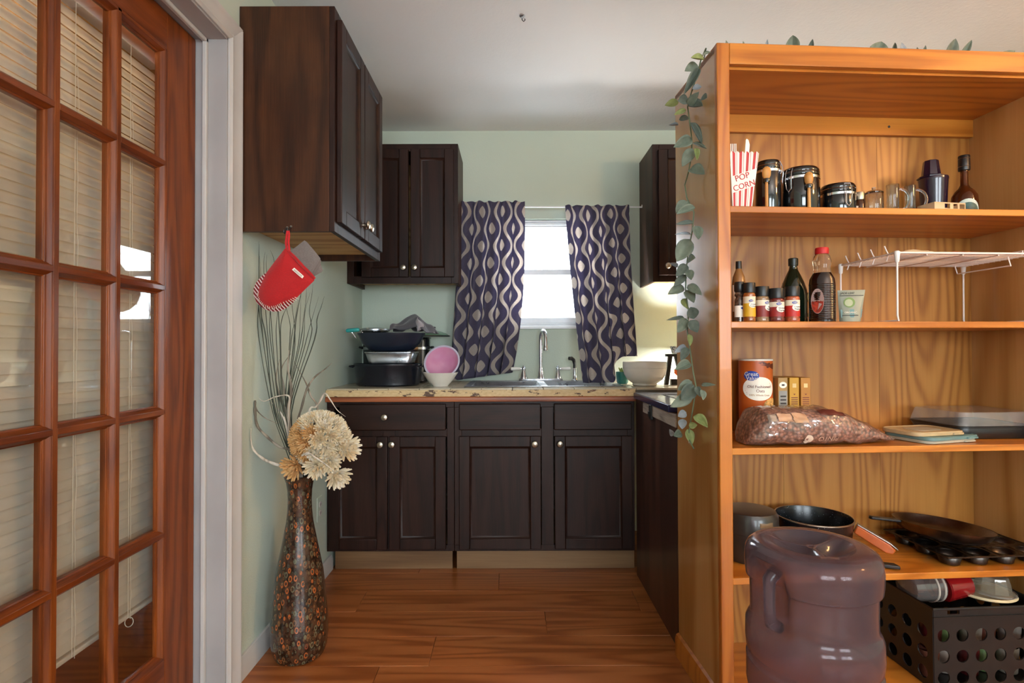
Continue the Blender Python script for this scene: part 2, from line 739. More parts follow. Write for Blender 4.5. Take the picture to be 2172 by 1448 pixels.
# added windows behind the camera, unseen, for frontal fill daylight
for k, x0 in enumerate((-0.45, 1.8)):
    w = thing('window_%d' % (k + 2), loc=(x0 + .8, REAR, .8), kind='structure')
    fr = MB()
    for (a, b, c, d) in ((-.8, .8, 0, .05), (-.8, .8, 1.25, 1.3), (-.8, -.75, .05, 1.25), (.75, .8, .05, 1.25), (-.025, .025, .05, 1.25)):
        fr.box(a, b, -.08, -.03, c, d)
    fr.build('frame', M_WHITE, w, bev=.003)
    for a in (-.75, .025):
        MB().box(a, a + .725, -.058, -.054, .05, 1.25).build('pane', M_GLASS, w)

# baseboard along the left wall
bb = [(LW, 0), (LW + .016, 0), (LW + .016, .055), (LW + .011, .064), (LW + .008, .074), (LW, .076)]
MB().prism([(p[0], p[1]) for p in bb], 1.815, 2.745, 'y').build('baseboard_left', M_TRIM, kind='structure', bev=.001)

# door lining and casing
tr = thing('trim_1', 'grey white painted door jamb and moulded casing round the french door', loc=(LW, DY1, 0), kind='structure')
j = MB()
j.box(-1.075, LW, DY1 - .012, DY1, 0, DZ)
j.box(-1.075, LW, DY0, DY0 + .012, 0, DZ)
j.box(-1.075, LW, DY0, DY1, DZ - .012, DZ)
j.build('jamb', M_JAMB, tr, bev=.001, world=True)
s = MB()
s.box(-.994, -.980, DY1 - .026, DY1 - .012, 0, DZ - .012)
s.box(-.994, -.980, DY0 + .012, DY0 + .026, 0, DZ - .012)
s.box(-.994, -.980, DY0 + .012, DY1 - .012, DZ - .026, DZ - .012)
s.build('door_stop', M_TRIM, tr, bev=.003, world=True)
cp = [(0, 0), (.006, 0), (.009, .006), (.012, .010), (.011, .018), (.015, .030), (.016, .048), (.019, .053), (.019, .062), (0, .062)]   # (out, across)
c = MB()
c.prism([(LW + a, DY1 - .006 + b) for a, b in cp], 0, DZ + .052, 'z')
c.build('casing', M_TRIM, tr, bev=.0008, world=True)
c = MB()
c.prism([(LW + a, DY0 + .006 - b) for a, b in cp], 0, DZ + .052, 'z')
c.build('casing', M_TRIM, tr, bev=.0008, world=True)
c = MB()
V = []
for yy in (0, 1):
    for a, b in cp:
        V.append((LW + a, (DY1 - .006 + b) if yy else (DY0 + .006 - b), DZ - .006 + b))
n = len(cp)
c.add(V, [tuple(range(n)), tuple(range(2 * n - 1, n - 1, -1))] + [(i, i + n, (i + 1) % n + n, (i + 1) % n) for i in range(n)])
c.build('head_casing', M_TRIM, tr, world=True, bev=.0008)

# ------------------------------------------------------------------ french door
dr = thing('door_1', 'reddish brown stained french door with fifteen glass panes', loc=(-1.04, DY0, 0), kind='structure')
XF, XB = -1.020, -1.055
GX = -1.040                   # glass plane
PY = [1.020, 1.2115, 1.403, 1.5945]       # pane column lines
PZ = [0.205, 0.567, 0.926, 1.290, 1.658, 1.996]
SZ0, SZ1 = 0.012, DZ - .016
for (a, b) in ((DY0 + .014, PY[0] - .004), (PY[3] + .004, DY1 - .015)):
    MB().box(XB, XF, a, b, SZ0, SZ1).build('stile', M_DOOR, dr, bev=.002, world=True)
MB().box(XB, XF, PY[0] - .004, PY[3] + .004, SZ0, PZ[0] - .004).build('bottom_rail', M_DOORX, dr, bev=.002, world=True)
MB().box(XB, XF, PY[0] - .004, PY[3] + .004, PZ[5] + .004, SZ1).build('top_rail', M_DOORX, dr, bev=.002, world=True)


def muntin_prof(hw):
    # (offset across, x) profile of a glazing bar, both faces
    g = GX
    f = XF + .001
    half = [(hw, g - .004), (hw, g + .004), (hw - .004, g + .006), (hw - .005, g + .011), (hw - .010, g + .016), (hw - .0115, f)]
    return half


MH = .0185
pf = muntin_prof(MH)
outl = [(o, x) for o, x in pf] + [(-o, x) for o, x in reversed(pf)] + [(-MH, XB + .004), (MH, XB + .004)]
for y in PY[1:3]:
    MB().prism([(x, y + o) for o, x in outl], PZ[0] - .004, PZ[5] + .004, 'z').build('muntin', M_DOOR, dr, bev=.0012, world=True)
for z in PZ[1:5]:
    for k in range(3):
        rb = [(x, z + o) for o, x in outl]
        V0 = PY[k] + (MH - .012 if k else 0)
        V1 = PY[k + 1] - (MH - .012 if k < 2 else 0)
        # axis y: polygon coordinates are (x, z)
        MB().prism(rb, V0, V1, 'y').build('muntin', M_DOORX, dr, bev=.0012, world=True)
hp = [(o - MH, x) for o, x in pf]          # half profile, bead round the outside of the glazing
bead = [(-.004, GX - .004)] + [(o + .016, x) for o, x in hp] + [(-.004, XF + .001)]
for y, sg in ((PY[0], 1), (PY[3], -1)):
    MB().prism([(x, y + sg * o) for o, x in bead], PZ[0] - .002, PZ[5] + .002, 'z').build('glazing_bead', M_DOOR, dr, bev=.0008, world=True)
for z, sg in ((PZ[0], 1), (PZ[5], -1)):
    MB().prism([(x, z + sg * o) for o, x in bead], PY[0], PY[3], 'y').build('glazing_bead', M_DOORX, dr, bev=.0008, world=True)
for i in range(3):
    for k in range(5):
        MB().box(GX - .0025, GX, PY[i] + .002, PY[i + 1] - .002, PZ[k] + .002, PZ[k + 1] - .002).build('pane', M_GLASS, dr, world=True, smooth=False)

# ------------------------------------------------------------------ blind hanging behind the door
M_SLAT = thinlit('blind_slat', lambda t: t.ramp(t.noise(t.coord(), 6.0), [(0.3, '#e2dacb'), (0.7, '#ebe4d8')]), 0.30, 0.5)
bl = thing('window_blind', 'closed white slatted blind hanging behind the french door glass', 'blind', (-1.10, 1.32, 0.355))
BXC = -1.100
SP = .0265
sl = MB()
cv = []
for k in range(9):
    t_ = -1 + 2 * k / 8
    a = R(69)
    cx_, cz_ = t_ * .0165, .0042 * (1 - t_ * t_)
    # curved blade turned almost upright, bulging to the door
    cv.append((cx_ * math.cos(a) + cz_ * math.sin(a), -cx_ * math.sin(a) + cz_ * math.cos(a)))
V = [(x, y, z) for y in (-.345, .345) for x, z in cv]
sl.add(V, [(k, k + 1, k + 10, k + 9) for k in range(8)])
sme = sl.mesh('slat', M_SLAT)
nz = int((1.985 - .385) / SP)
for k in range(nz):
    o = put('slat', sme, bl)
    o.location = (0, random.uniform(-.0015, .0015), .028 + k * SP)
    o.rotation_euler = (random.uniform(-.0015, .0015), random.uniform(-.05, .05), 0)
    PM[o] = PM[bl]
MB().box(-.018, .018, -.35, .35, .030 + nz * SP, .066 + nz * SP).build('head_rail', M_WHITEP, bl, bev=.002)
MB().prism(rrect(.026, .014, .005), -.35, .35, 'y').build('bottom_rail', M_SLAT, bl)
for y in (-.24, .02, .215):
    MB().tube([(.017, y, 0), (.017, y, .04 + nz * SP)], .0009, 5).build('ladder_cord', M_PAPER, bl)
    MB().tube([(.019, y + .006, -.006)] + [(.019 + .001 * math.sin(k), y + .006 + .002 * math.sin(k * 1.7), .02 + k * .05) for k in range(30)], .0007, 5).build('lift_cord', M_PAPER, bl)
MB().tube([(.012 * math.cos(a) + .02, .215 + .012 * math.sin(a) * .3, -.012 + .012 * math.sin(a)) for a in [k * 2 * PI / 12 for k in range(12)]], .0012, 5, closed=True).build('cord_loop', M_PAPER, bl)
# added unseen light in the hall, warming the slats from behind
hl = thing('added_hall_light', 'added unseen hall light that warms the blind from behind', 'lamp', (-1.35, 1.45, CEIL))
MB().lathe([(0, 0), (.09, 0), (.09, -.012), (.07, -.02), (0, -.02)], 24).build('base', M_WHITE, hl)
MB().lathe([(.07, -.02), (.075, -.04), (.06, -.075), (.03, -.09), (0, -.094)], 24).build('globe', emit('added_hall_glow', '#ffd3a0', 70.0), hl)

# ------------------------------------------------------------------ kitchen window
kw = thing('window_1', 'small white single hung window with bright panes behind the curtains', loc=((WX0 + WX1) / 2, BWY, WZ0), kind='structure')
fy0, fy1 = BWY + .045, BWY + .115
f = MB()
f.box(WX0, WX0 + .03, fy0, fy1, WZ0, WZ1)
f.box(WX1 - .03, WX1, fy0, fy1, WZ0, WZ1)
f.box(WX0 + .03, WX1 - .03, fy0, fy1, WZ1 - .03, WZ1)
f.box(WX0 + .03, WX1 - .03, fy0, fy1, WZ0, WZ0 + .02)
f.build('frame', M_WHITE, kw, bev=.003, world=True)


def sash(z0, z1, y):
    m = MB()
    m.box(WX0 + .03, WX0 + .062, y, y + .028, z0, z1)
    m.box(WX1 - .062, WX1 - .03, y, y + .028, z0, z1)
    m.box(WX0 + .062, WX1 - .062, y, y + .028, z0, z0 + .034)
    m.box(WX0 + .062, WX1 - .062, y, y + .028, z1 - .034, z1)
    o = m.build('sash', M_WHITE, kw, bev=.003, world=True)
    MB().box(WX0 + .062, WX1 - .062, y + .012, y + .016, z0 + .034, z1 - .034).build('pane', M_GLASS, o, world=True)


sash(WZ0 + .02, 1.600, fy0 + .004)
sash(1.568, WZ1 - .03, fy0 + .034)
MB().box(WX0 - .015, WX1 + .015, BWY - .022, fy0, WZ0 - .018, WZ0).build('sill', M_WHITE, kw, bev=.003, world=True)
bm_ = MB()
for k in range(3):
    bm_.box(WX0 + .035, WX1 - .035, fy0 - .018, fy0 - .004, WZ1 - .014 - k * .016, WZ1 - .002 - k * .016)
bm_.build('head_frame_steps', M_WHITE, kw, bev=.002, world=True)  # stepped lines along the top of the window frame, built as bars

# outlet on the left wall
ol = thing('outlet', 'painted over wall outlet on the mint wall behind the floor vase', 'outlet', (LW, 2.59, .35))
MB().prism(rrect(.07, .115, .004), 0, .005, 'x').build('cover_plate', M_MINT, ol, bev=.0015)
for z in (-.02, .02):
    MB().prism(circ(.0165, 20, 0, z, 1, .85), .005, .0075, 'x').build('socket', M_TRIM, ol)
    sm = MB()
    for y in (-.006, .006):
        sm.box(.0074, .0079, y - .001, y + .001, z - .004, z + .005)
    sm.build('slots', M_INK, ol)


# ------------------------------------------------------------------ cabinets
def knob(parent, x, z, y=-.019):
    M = T(x, y, z) @ RX(90)
    MB().lathe([(0, 0), (.007, 0), (.006, .008), (.007, .013), (.0155, .017), (.017, .021), (.014, .026), (.006, .029), (0, .0295)], 20, M).build('knob', M_NICKEL, parent, label='round satin nickel knob')


def panel_door(parent, x0, x1, z0, z1, kx=None, kz=None, fr=.052, y0=-.019, name='door'):
    m = MB()
    m.box(x0, x0 + fr, y0, 0, z0, z1)
    m.box(x1 - fr, x1, y0, 0, z0, z1)
    m.box(x0 + fr, x1 - fr, y0, 0, z0, z0 + fr)
    m.box(x0 + fr, x1 - fr, y0, 0, z1 - fr, z1)
    d = m.build(name, M_ESP, parent, bev=.003)
    # moulded step round a recessed panel
    a, b, c_, e = x0 + fr, x1 - fr, z0 + fr, z1 - fr
    g = .011
    V = [(a, y0 + .003, c_), (b, y0 + .003, c_), (b, y0 + .003, e), (a, y0 + .003, e),
         (a + g * .5, y0 + .010, c_ + g * .5), (b - g * .5, y0 + .010, c_ + g * .5), (b - g * .5, y0 + .010, e - g * .5), (a + g * .5, y0 + .010, e - g * .5),
         (a + g, y0 + .0125, c_ + g), (b - g, y0 + .0125, c_ + g), (b - g, y0 + .0125, e - g), (a + g, y0 + .0125, e - g)]
    q = []
    for k in (0, 4):
        q += [(k + i, k + (i + 1) % 4, k + 4 + (i + 1) % 4, k + 4 + i) for i in range(4)]
    MB().add(V, q).build('moulding', M_ESPX, d, fix=False)
    MB().box(a + g * .6, b - g * .6, y0 + .0125, -.001, c_ + g * .6, e - g * .6).build('door_panel', M_ESP, d)
    if kx is not None:
        knob(d, kx, kz, y0)
    return d


def upper_cab(name, label, loc, rz, W, Dp, H, doors, near_panel=False):
    cb = thing(name, label, 'cabinet', loc, rz)
    t = .016
    MB().box(0, t, .018, Dp, 0, H).build('side_panel', M_ESPP, cb, bev=.001)
    MB().box(W - t, W, .018, Dp, 0, H).build('side_panel', M_ESPP, cb, bev=.001)
    MB().box(t, W - t, .018, Dp, .028, .042).build('bottom_panel', M_RAWPLY, cb)
    MB().box(t, W - t, .018, Dp, H - t, H).build('top_panel', M_ESPP, cb)
    MB().box(t, W - t, Dp - .006, Dp, .042, H - t).build('back_panel', M_RAWPLY, cb)
    m = MB()
    m.box(0, .038, 0, .018, 0, H)
    m.box(W - .038, W, 0, .018, 0, H)
    m.box(.038, W - .038, 0, .018, 0, .042)
    m.box(.038, W - .038, 0, .018, H - .042, H)
    m.box(W / 2 - .02, W / 2 + .02, 0, .018, .042, H - .042)
    m.build('face_frame', M_ESP, cb, bev=.0015)
    for (a, b, kx) in doors:
        panel_door(cb, a, b, .034, H - .034, kx, .085)
    return cb


uc = upper_cab('wall_cabinet', 'large dark brown wall cabinet on the left wall above the vase', (-.597, 1.822, 1.505), R(90), .632, .322, .765,
               [(.020, .304, .282), (.312, .598, .334)])
upper_cab('wall_cabinet', 'dark brown two door wall cabinet between the left wall and the curtains', (LW + .001, 3.02, 1.472), 0, .620, .309, .782,
          [(.085, .345, .320), (.358, .598, .382)])
upper_cab('wall_cabinet', 'dark brown wall cabinet beside the right curtain partly behind the garland', (.788, 3.02, 1.478), 0, .76, .309, .77,
          [(.030, .372, .075), (.388, .73, .70)])

# base cabinets, front at y=2.69
BY = 2.692
CT = .848


def base_cab(label, x0, x1, drawers, doors):
    cb = thing('base_cabinet', label, 'cabinet', (x0, BY, 0))
    W = x1 - x0
    Dp = BWY - BY - .002
    zb = .108
    MB().box(0, .016, .019, Dp, zb, CT).build('side_panel', M_ESPP, cb)
    MB().box(W - .016, W, .019, Dp, zb, CT).build('side_panel', M_ESPP, cb)
    MB().box(.016, W - .016, .019, Dp, zb, zb + .016).build('bottom_panel', M_RAWPLY, cb)
    m = MB()
    m.box(0, W, 0, .019, zb, zb + .03)
    m.box(0, W, 0, .019, CT - .03, CT)
    m.box(0, .035, 0, .019, zb + .03, CT - .03)
    m.box(W - .035, W, 0, .019, zb + .03, CT - .03)
    xm = (doors[0][1] + doors[1][0]) / 2 - x0
    m.box(xm - .03, xm + .03, 0, .019, zb + .03, CT - .03)
    m.box(0.035, xm - .03, 0, .019, .672, .712)
    m.box(xm + .03, W - .035, 0, .019, .672, .712)
    m.build('face_frame', M_ESP, cb, bev=.0015)
    for (a, b, kx) in drawers:
        d = MB().box(a - x0, b - x0, -.019, 0, .706, .836).build('drawer' if kx else 'false_drawer', M_ESPX, cb, bev=.005, seg=3)
        if kx:
            knob(d, kx - x0, .773)
    for (a, b, kx) in doors:
        panel_door(cb, a - x0, b - x0, .122, .676, kx - x0, .640)
    return cb


base_cab('dark brown base cabinet with one drawer and two doors beside the vase', LW + .002, -.288,
         [(wx(722, BY), wx(946, BY), wx(819, BY))],
         [(wx(700, BY), wx(823, BY), wx(810, BY)), (wx(827, BY), wx(946, BY), wx(834, BY))])
base_cab('dark brown sink base cabinet with two false drawers under the faucet', -.286, .605,
         [(wx(974, BY), wx(1146, BY), None), (wx(1174, BY), wx(1338, BY), None)],
         [(wx(974, BY), wx(1146, BY), wx(1133, BY)), (wx(1175, BY), wx(1338, BY), wx(1186, BY))])
tag(MB().box(wx(711, 2.745), wx(959, 2.745), 2.747, 2.765, 0, .108).build('toe_kick_board', M_TOEK, bev=.001),
    'short bare wood toe kick board under the two door cabinet', 'toe kick', 'toe kick boards')
tag(MB().box(wx(968, 2.745), wx(1343, 2.745), 2.747, 2.765, 0, .108).build('toe_kick_board', M_TOEK, bev=.001),
    'long bare wood toe kick board under the sink cabinet', 'toe kick', 'toe kick boards')

# tiled worktop
SX0, SX1, SY0, SY1 = -.245, .575, 2.745, 3.265
wt = thing('worktop', 'beige tiled worktop with a chipped wooden front edge', 'worktop', (LW, BY, CT))
w_ = MB()
for (a, b, c, d) in ((LW + .002, SX0 + .012, BY - .014, BWY - .001), (SX1 - .012, 1.62, BY - .014, BWY - .001), (SX0 + .012, SX1 - .012, BY - .014, SY0 + .012), (SX0 + .012, SX1 - .012, SY1 - .012, BWY - .001)):
    w_.box(a, b, c, d, CT + .0006, .902)
w_.build('substrate', plain('grey_grout', '#6b6256', 0.8), wt, world=True)
M_TILE = plain('beige_tile', '#b9ab92', 0.22, var=0.05, nscale=9)
x = LW + .003
i = 0
while x < 1.60:
    y = BY - .016
    k = 0
    while y < BWY - .03:
        y1 = min(y + .153, BWY - .002)
        x1 = min(x + .153, 1.62)
        # leave out what the sink covers
        if not (x >= SX0 - .005 and x1 <= SX1 + .005 and y >= SY0 - .005 and y1 <= SY1 + .005):
            a, b, c, d = x + .0012, x1 - .0012, y + .0012, y1 - .0012
            cut = []
            if b > SX0 + .012 and a < SX1 - .012 and d > SY0 + .012 and c < SY1 - .012:
                if c < SY0 + .012:
                    cut.append((a, b, c, SY0 + .012))
                if d > SY1 - .012:
                    cut.append((a, b, SY1 - .012, d))
                if a < SX0 + .012:
                    cut.append((a, SX0 + .012, max(c, SY0 + .012), min(d, SY1 - .012)))
                if b > SX1 - .012:
                    cut.append((SX1 - .012, b, max(c, SY0 + .012), min(d, SY1 - .012)))
            else:
                cut.append((a, b, c, d))
            tm = MB()
            for q in cut:
                tm.box(q[0], q[1], q[2], q[3], .902, .912)
            tm.build('tile', M_TILE, wt, bev=.0015, world=True)
        y = y1
        k += 1
    x += .153


def edge_mat():
    t = NT('peeling_edge_paint')
    v = t.coord(scale=(1, 1, 2.2), rand=False)
    n = t.noise(v, 16.0, 5.0, 0.7)
    n2 = t.noise(v, 55.0, 3.0)
    c1 = t.ramp(n2, [(.3, '#c7a878'), (.7, '#d8bd8e')])
    k = t.ramp(n, [(.57, (0, 0, 0)), (.60, (1, 1, 1))])
    return t.set(color=t.mix(k, c1, '#5b4030'), rough=.6)


MB().box(LW + .002, .607, BY - .022, BY - .0145, .872, .905).build('edge_strip', edge_mat(), wt, bev=.002, world=True, label='cream edge strip with peeling chipped paint')
MB().prism([(BY - .014, .846), (BY - .026, .848), (BY - .028, .858), (BY - .026, .868), (BY - .020, .873), (BY - .0145, .873)], LW + .002, .607, 'x').build(
    'edge_moulding', wood('red_brown_moulding', '#6b3219', '#8d4a26', '#a55d33', 'x', 1.5, 5, .4), wt, world=True)

# sink
sk = thing('sink', 'stainless steel double bowl drop in sink under the window', 'sink', ((SX0 + SX1) / 2, (SY0 + SY1) / 2, .912))
m = MB()
cxm = (SX0 + SX1) / 2
for (a, b, c, d) in ((SX0, SX1, SY0, SY0 + .035), (SX0, SX1, SY1 - .09, SY1), (SX0, SX0 + .035, SY0 + .035, SY1 - .09), (SX1 - .035, SX1, SY0 + .035, SY1 - .09), (cxm - .02, cxm + .02, SY0 + .035, SY1 - .09)):
    m.box(a, b, c, d, .9125, .9165)
m.build('rim', M_STEEL, sk, bev=.002, world=True)
for (a, b) in ((SX0 + .035, cxm - .02), (cxm + .02, SX1 - .035)):
    c, d = SY0 + .035, SY1 - .09
    m = MB()
    V = [(a, c, .914), (b, c, .914), (b, d, .914), (a, d, .914), (a + .03, c + .03, .77), (b - .03, c + .03, .77), (b - .03, d - .03, .77), (a + .03, d - .03, .77)]
    m.add(V, [(4, 5, 6, 7)] + [(i, (i + 1) % 4, 4 + (i + 1) % 4, 4 + i) for i in range(4)])
    m.build('bowl', M_STEEL, sk, world=True, solid=.001, fix=False)

# faucet
FX, FY = wx(1147, 3.215), 3.215
fc = thing('faucet', 'chrome bridge faucet with gooseneck spout and porcelain lever handles', 'faucet', (FX, FY, .9165))
MB().prism(rrect(.262, .05, .022), 0, .014, 'z').build('deck_plate', M_CHROME, fc, bev=.004, seg=3)
MB().lathe([(0, .012), (.022, .012), (.022, .02), (.017, .03), (.015, .05), (.012, .065), (.0125, .075), (.0115, .08), (0, .08)], 24).build('spout_base', M_CHROME, fc)
pts = [(0, 0, .07), (0, 0, .16), (0, 0, .235)]
for k in range(9):
    a = PI * k / 8
    pts.append((.012 * (1 - math.cos(a)), -.045 * (1 - math.cos(a)), .245 + .05 * math.sin(a)))
pts += [(.024, -.092, .225), (.024, -.094, .20)]
MB().tube(pts, [.0105] * (len(pts) - 3) + [.0095, .0105, .0115], 14).build('spout', M_CHROME, fc)
MB().lathe([(0, 0), (.013, 0), (.015, .008), (.0135, .02), (.011, .028), (0, .028)], 20, T(.024, -.094, .178)).build('aerator', M_CHROME, fc)
for sg in (-1, 1):
    x = sg * .101
    h = MB().lathe([(0, .012), (.021, .012), (.021, .018), (.0175, .028), (.015, .045), (.0105, .058), (.0095, .064), (.013, .068), (.013, .076), (.008, .080), (.006, .086), (.0035, .09), (0, .091)], 24, T(x, 0, 0)).build('handle_base', M_CHROME, fc)
    MB().tube([(x, 0, .071), (x + sg * .022, 0, .071)], .006, 10).build('handle_stem', M_CHROME, h)
    MB().tube([(x + sg * .018, 0, .071), (x + sg * .03, 0, .071), (x + sg * .055, 0, .071), (x + sg * .073, 0, .071), (x + sg * .078, 0, .071)], [.0065, .0085, .0105, .0105, .006], 14).build('lever', M_PORC, h, label='white porcelain lever')
sp = thing('side_sprayer', 'chrome side sprayer standing on the sink rim by the right curtain', 'sprayer', (wx(1216, 3.215) + .006, 3.20, .9165))
MB().lathe([(0, 0), (.02, 0), (.02, .006), (.013, .014), (.0115, .04), (.0125, .075), (0, .076)], 20).build('holder', M_CHROME, sp)
MB().tube([(0, 0, .07), (-.001, 0, .10), (-.006, 0, .123), (-.02, -.005, .132), (-.034, -.012, .132)], [.010, .0095, .011, .0125, .011], 12).build('head', M_BLACK, sp)

# ------------------------------------------------------------------ return cabinet on the right with the blue edged top
rc = thing('peninsula_cabinet', 'brown end panel cabinet running from the sink cabinet towards the bookcase', 'cabinet', (.607, 2.69, 0))
MB().box(.6075, .625, 2.005, 2.664, 0.0, .862).build('end_panel', wood('brown_hardboard_panel', '#2c1812', '#452a20', '#57372a', 'z', 1.2, 4, .38, .1, fib=.4, blotch=.3), rc, world=True, bev=.001)
MB().box(.625, 1.20, 2.646, 2.664, 0, .862).build('side_panel', M_ESPP, rc, world=True)
MB().box(.625, 1.20, 2.075, 2.093, 0, .862).build('side_panel', M_ESPP, rc, world=True)
MB().box(.602, .6075, 2.005, 2.50, .815, .862).build('bare_strip', wood('weathered_bare_wood', '#6a5f55', '#a3968a', '#b9aea3', 'y', 3.0, 5, .6, fib=.6), rc, world=True, label='weathered bare wood strip')
lk = MB()
lk.box(.594, .607, 2.335, 2.365, .800, .862)
lk.box(.588, .594, 2.340, 2.360, .812, .835)
lk.build('latch', M_BLACK, rc, world=True, bev=.002)
M_LAM = plain('pale_laminate', '#b4b6ba', .12, var=.03)
pt = thing('laminate_worktop', 'glossy pale top with a dark blue edge lower than the tiles', 'worktop', (.595, 2.66, .863))
MB().box(.596, 1.24, 2.075, 2.664, .863, .890).build('slab', plain('dark_blue_laminate', '#1c2147', .25), pt, world=True, bev=.002)
MB().box(.604, 1.235, 2.08, 2.660, .890, .8915).build('surface', M_LAM, pt, world=True)
q = MB()
for (a, b, c, d) in ((.70, 1.15, 2.12, 2.126), (.70, 1.15, 2.52, 2.526), (.70, .706, 2.126, 2.52), (1.144, 1.15, 2.126, 2.52)):
    q.box(a, b, c, d, .8915, .8935)
q.build('inlay_frame', M_INK, pt, world=True)

# ================================================================== bookcase
BW_, BD, BH = 1.150, .352, 2.030
bc = thing('bookcase', 'tall golden oak bookcase with open shelves full of kitchen goods', 'bookcase', (BF[0], BF[1], 0), BT)
ST = .040     # stile width
SHZ = [1.537, 1.188, .807, .419]
SB = .040
MB().box(.002, .020, .018, BD, .0, BH - .002).build('side_panel', M_OAKS, bc, bev=.001)
MB().box(BW_ - .020, BW_ - .002, .018, BD, .0, BH - .002).build('side_panel', M_OAKS, bc, bev=.001)
for k, (a, b) in enumerate(((.020, .395), (.395, .765), (.765, BW_ - .020))):
    MB().box(a + .0005, b - .0005, BD - .008, BD, .0, BH - .02).build('back_panel', M_OAKB, bc)
MB().box(.020, BW_ - .020, .019, BD - .008, 1.958, 1.976).build('top_panel', M_OAKX, bc)
MB().box(.002, BW_ - .002, .019, BD, BH - .02, BH).build('cap_panel', M_OAKX, bc)
for (a, b) in ((0, ST), (BW_ - ST, BW_)):
    MB().box(a, b, 0, .019, 0, BH).build('stile', M_OAK, bc, bev=.003)
MB().box(ST, BW_ - ST, 0, .019, 1.966, BH).build('top_rail', M_OAKX, bc, bev=.002)
MB().box(ST, BW_ - ST, 0.001, .019, 0, SB).build('bottom_rail', M_OAKX, bc, bev=.002)
MB().box(.020, BW_ - .020, BD - .026, BD - .008, 1.894, 1.958).build('cleat', M_OAKX, bc, bev=.001)
for w in (.052, .80):
    MB().prism(circ(.0045, 12, w, 1.925), BD - .0275, BD - .0262, 'y').build('screw', M_INK, bc)
for z in SHZ:
    MB().box(.0205, BW_ - .0205, .004, BD - .0085, z - .020, z).build('shelf', M_OAKX, bc, bev=.002)
MB().box(.0205, BW_ - .0205, .0195, BD - .0085, SB - .02, SB).build('bottom_shelf', M_OAKX, bc, bev=.001)
# base moulding on the outer left side
MB().prism([(.002, 0), (-.012, 0), (-.012, .06), (-.008, .075), (.002, .08)], .02, BD, 'y').build('base_moulding', M_OAK, bc, bev=.001)

# ------------------------------------------------------------------ leaf garland
GCOL = [('#7d8776', '#98a08c'), ('#667064', '#828b7e'), ('#95a066', '#b3bb7c'), ('#a3abb0', '#bcc2c4')]
M_LEAF = [thinlit('garland_leaf_%s' % nm, (lambda cc: (lambda t: t.ramp(t.noise(t.coord(), 3.0, 3.0), [(.3, cc[0]), (.75, cc[1])])))(cc), .3, .6) for nm, cc in zip(('sage', 'dark', 'light', 'grey'), GCOL)]
M_VINE = plain('garland_stem', '#6e7a5c', .6)


def leaf_mesh(mat, k, point=.75, cup=.18, bendd=.25):
    m = MB()

    def fn(u, v):
        w = math.sin(PI * min(1, max(0, u)) ** point) ** .8 * .5 if 0 < u < 1 else 0.004
        s_ = (v - .5) * 2
        return (u, s_ * w, cup * (abs(s_) ** 1.5) * w * 1.6 + bendd * (u * u - u) * .6)
    m.sheet(fn, 9, 6)
    return m.mesh('leaf', mat)


LEAFM = [[leaf_mesh(M_LEAF[c], c, p, cu, b) for p, cu, b in ((.75, .25, .25), (.85, .45, .5), (.7, .1, -.3))] for c in range(4)]
gr = thing('leaf_garland', 'artificial grey green leaf garland draped over the bookcase and hanging down its side', 'garland', bk(.0, .19, BH))
GI = PM[gr].inverted()


def vy(px):
    return .690 / ((px - 1086) / F_PX + .0612)


def gp(px, py, dy=0.0):
    Y = vy(px if px < 1500 else 1500) + dy
    return Vector((wx(px, Y), Y, wz(py, Y)))


vine = [(1502, 100), (1492, 122), (1482, 160), (1470, 195), (1462, 225), (1467, 262), (1471, 300), (1468, 340), (1462, 368), (1455, 392), (1459, 420), (1474, 450), (1470, 490),
        (1462, 530), (1456, 575), (1455, 620), (1461, 660), (1458, 705), (1464, 745), (1470, 790), (1476, 822), (1469, 865), (1462, 905), (1458, 928), (1470, 952)]
vp = [GI @ gp(a, b) for a, b in vine]
top0 = GI @ bk(.0, .10, BH + .004)
MB().tube([GI @ bk(.05, .16, BH + .006), GI @ bk(.01, .12, BH + .006)] + vp, .0022, 6).build('vine', M_VINE, gr)
tv = [GI @ bk(w, .07 + .015 * math.sin(w * 14), BH + .006) for w in [k * .1 for k in range(12)]]
MB().tube(tv, .0022, 6).build('vine', M_VINE, gr)
L4 = [(390, 230, 290, 215, 60, 2), (340, 270, 240, 320, 80, 0), (350, 300, 235, 500, 70, 1), (440, 170, 380, 200, 40, 0), (300, 460, 370, 440, 50, 3), (265, 540, 185, 550, 85, 1), (190, 560, 85, 585, 65, 2),
      (265, 590, 350, 480, 70, 0), (270, 590, 400, 590, 90, 1), (360, 540, 410, 530, 80, 1), (250, 620, 155, 660, 50, 2), (195, 690, 275, 690, 60, 1), (185, 740, 115, 738, 15, 3), (280, 720, 370, 890, 60, 1),
      (290, 850, 150, 910, 90, 0), (300, 920, 215, 1060, 90, 0), (320, 920, 330, 1010, 45, 2), (300, 880, 405, 920, 30, 0), (275, 1080, 395, 1120, 100, 0), (260, 1330, 165, 1420, 90, 0)]
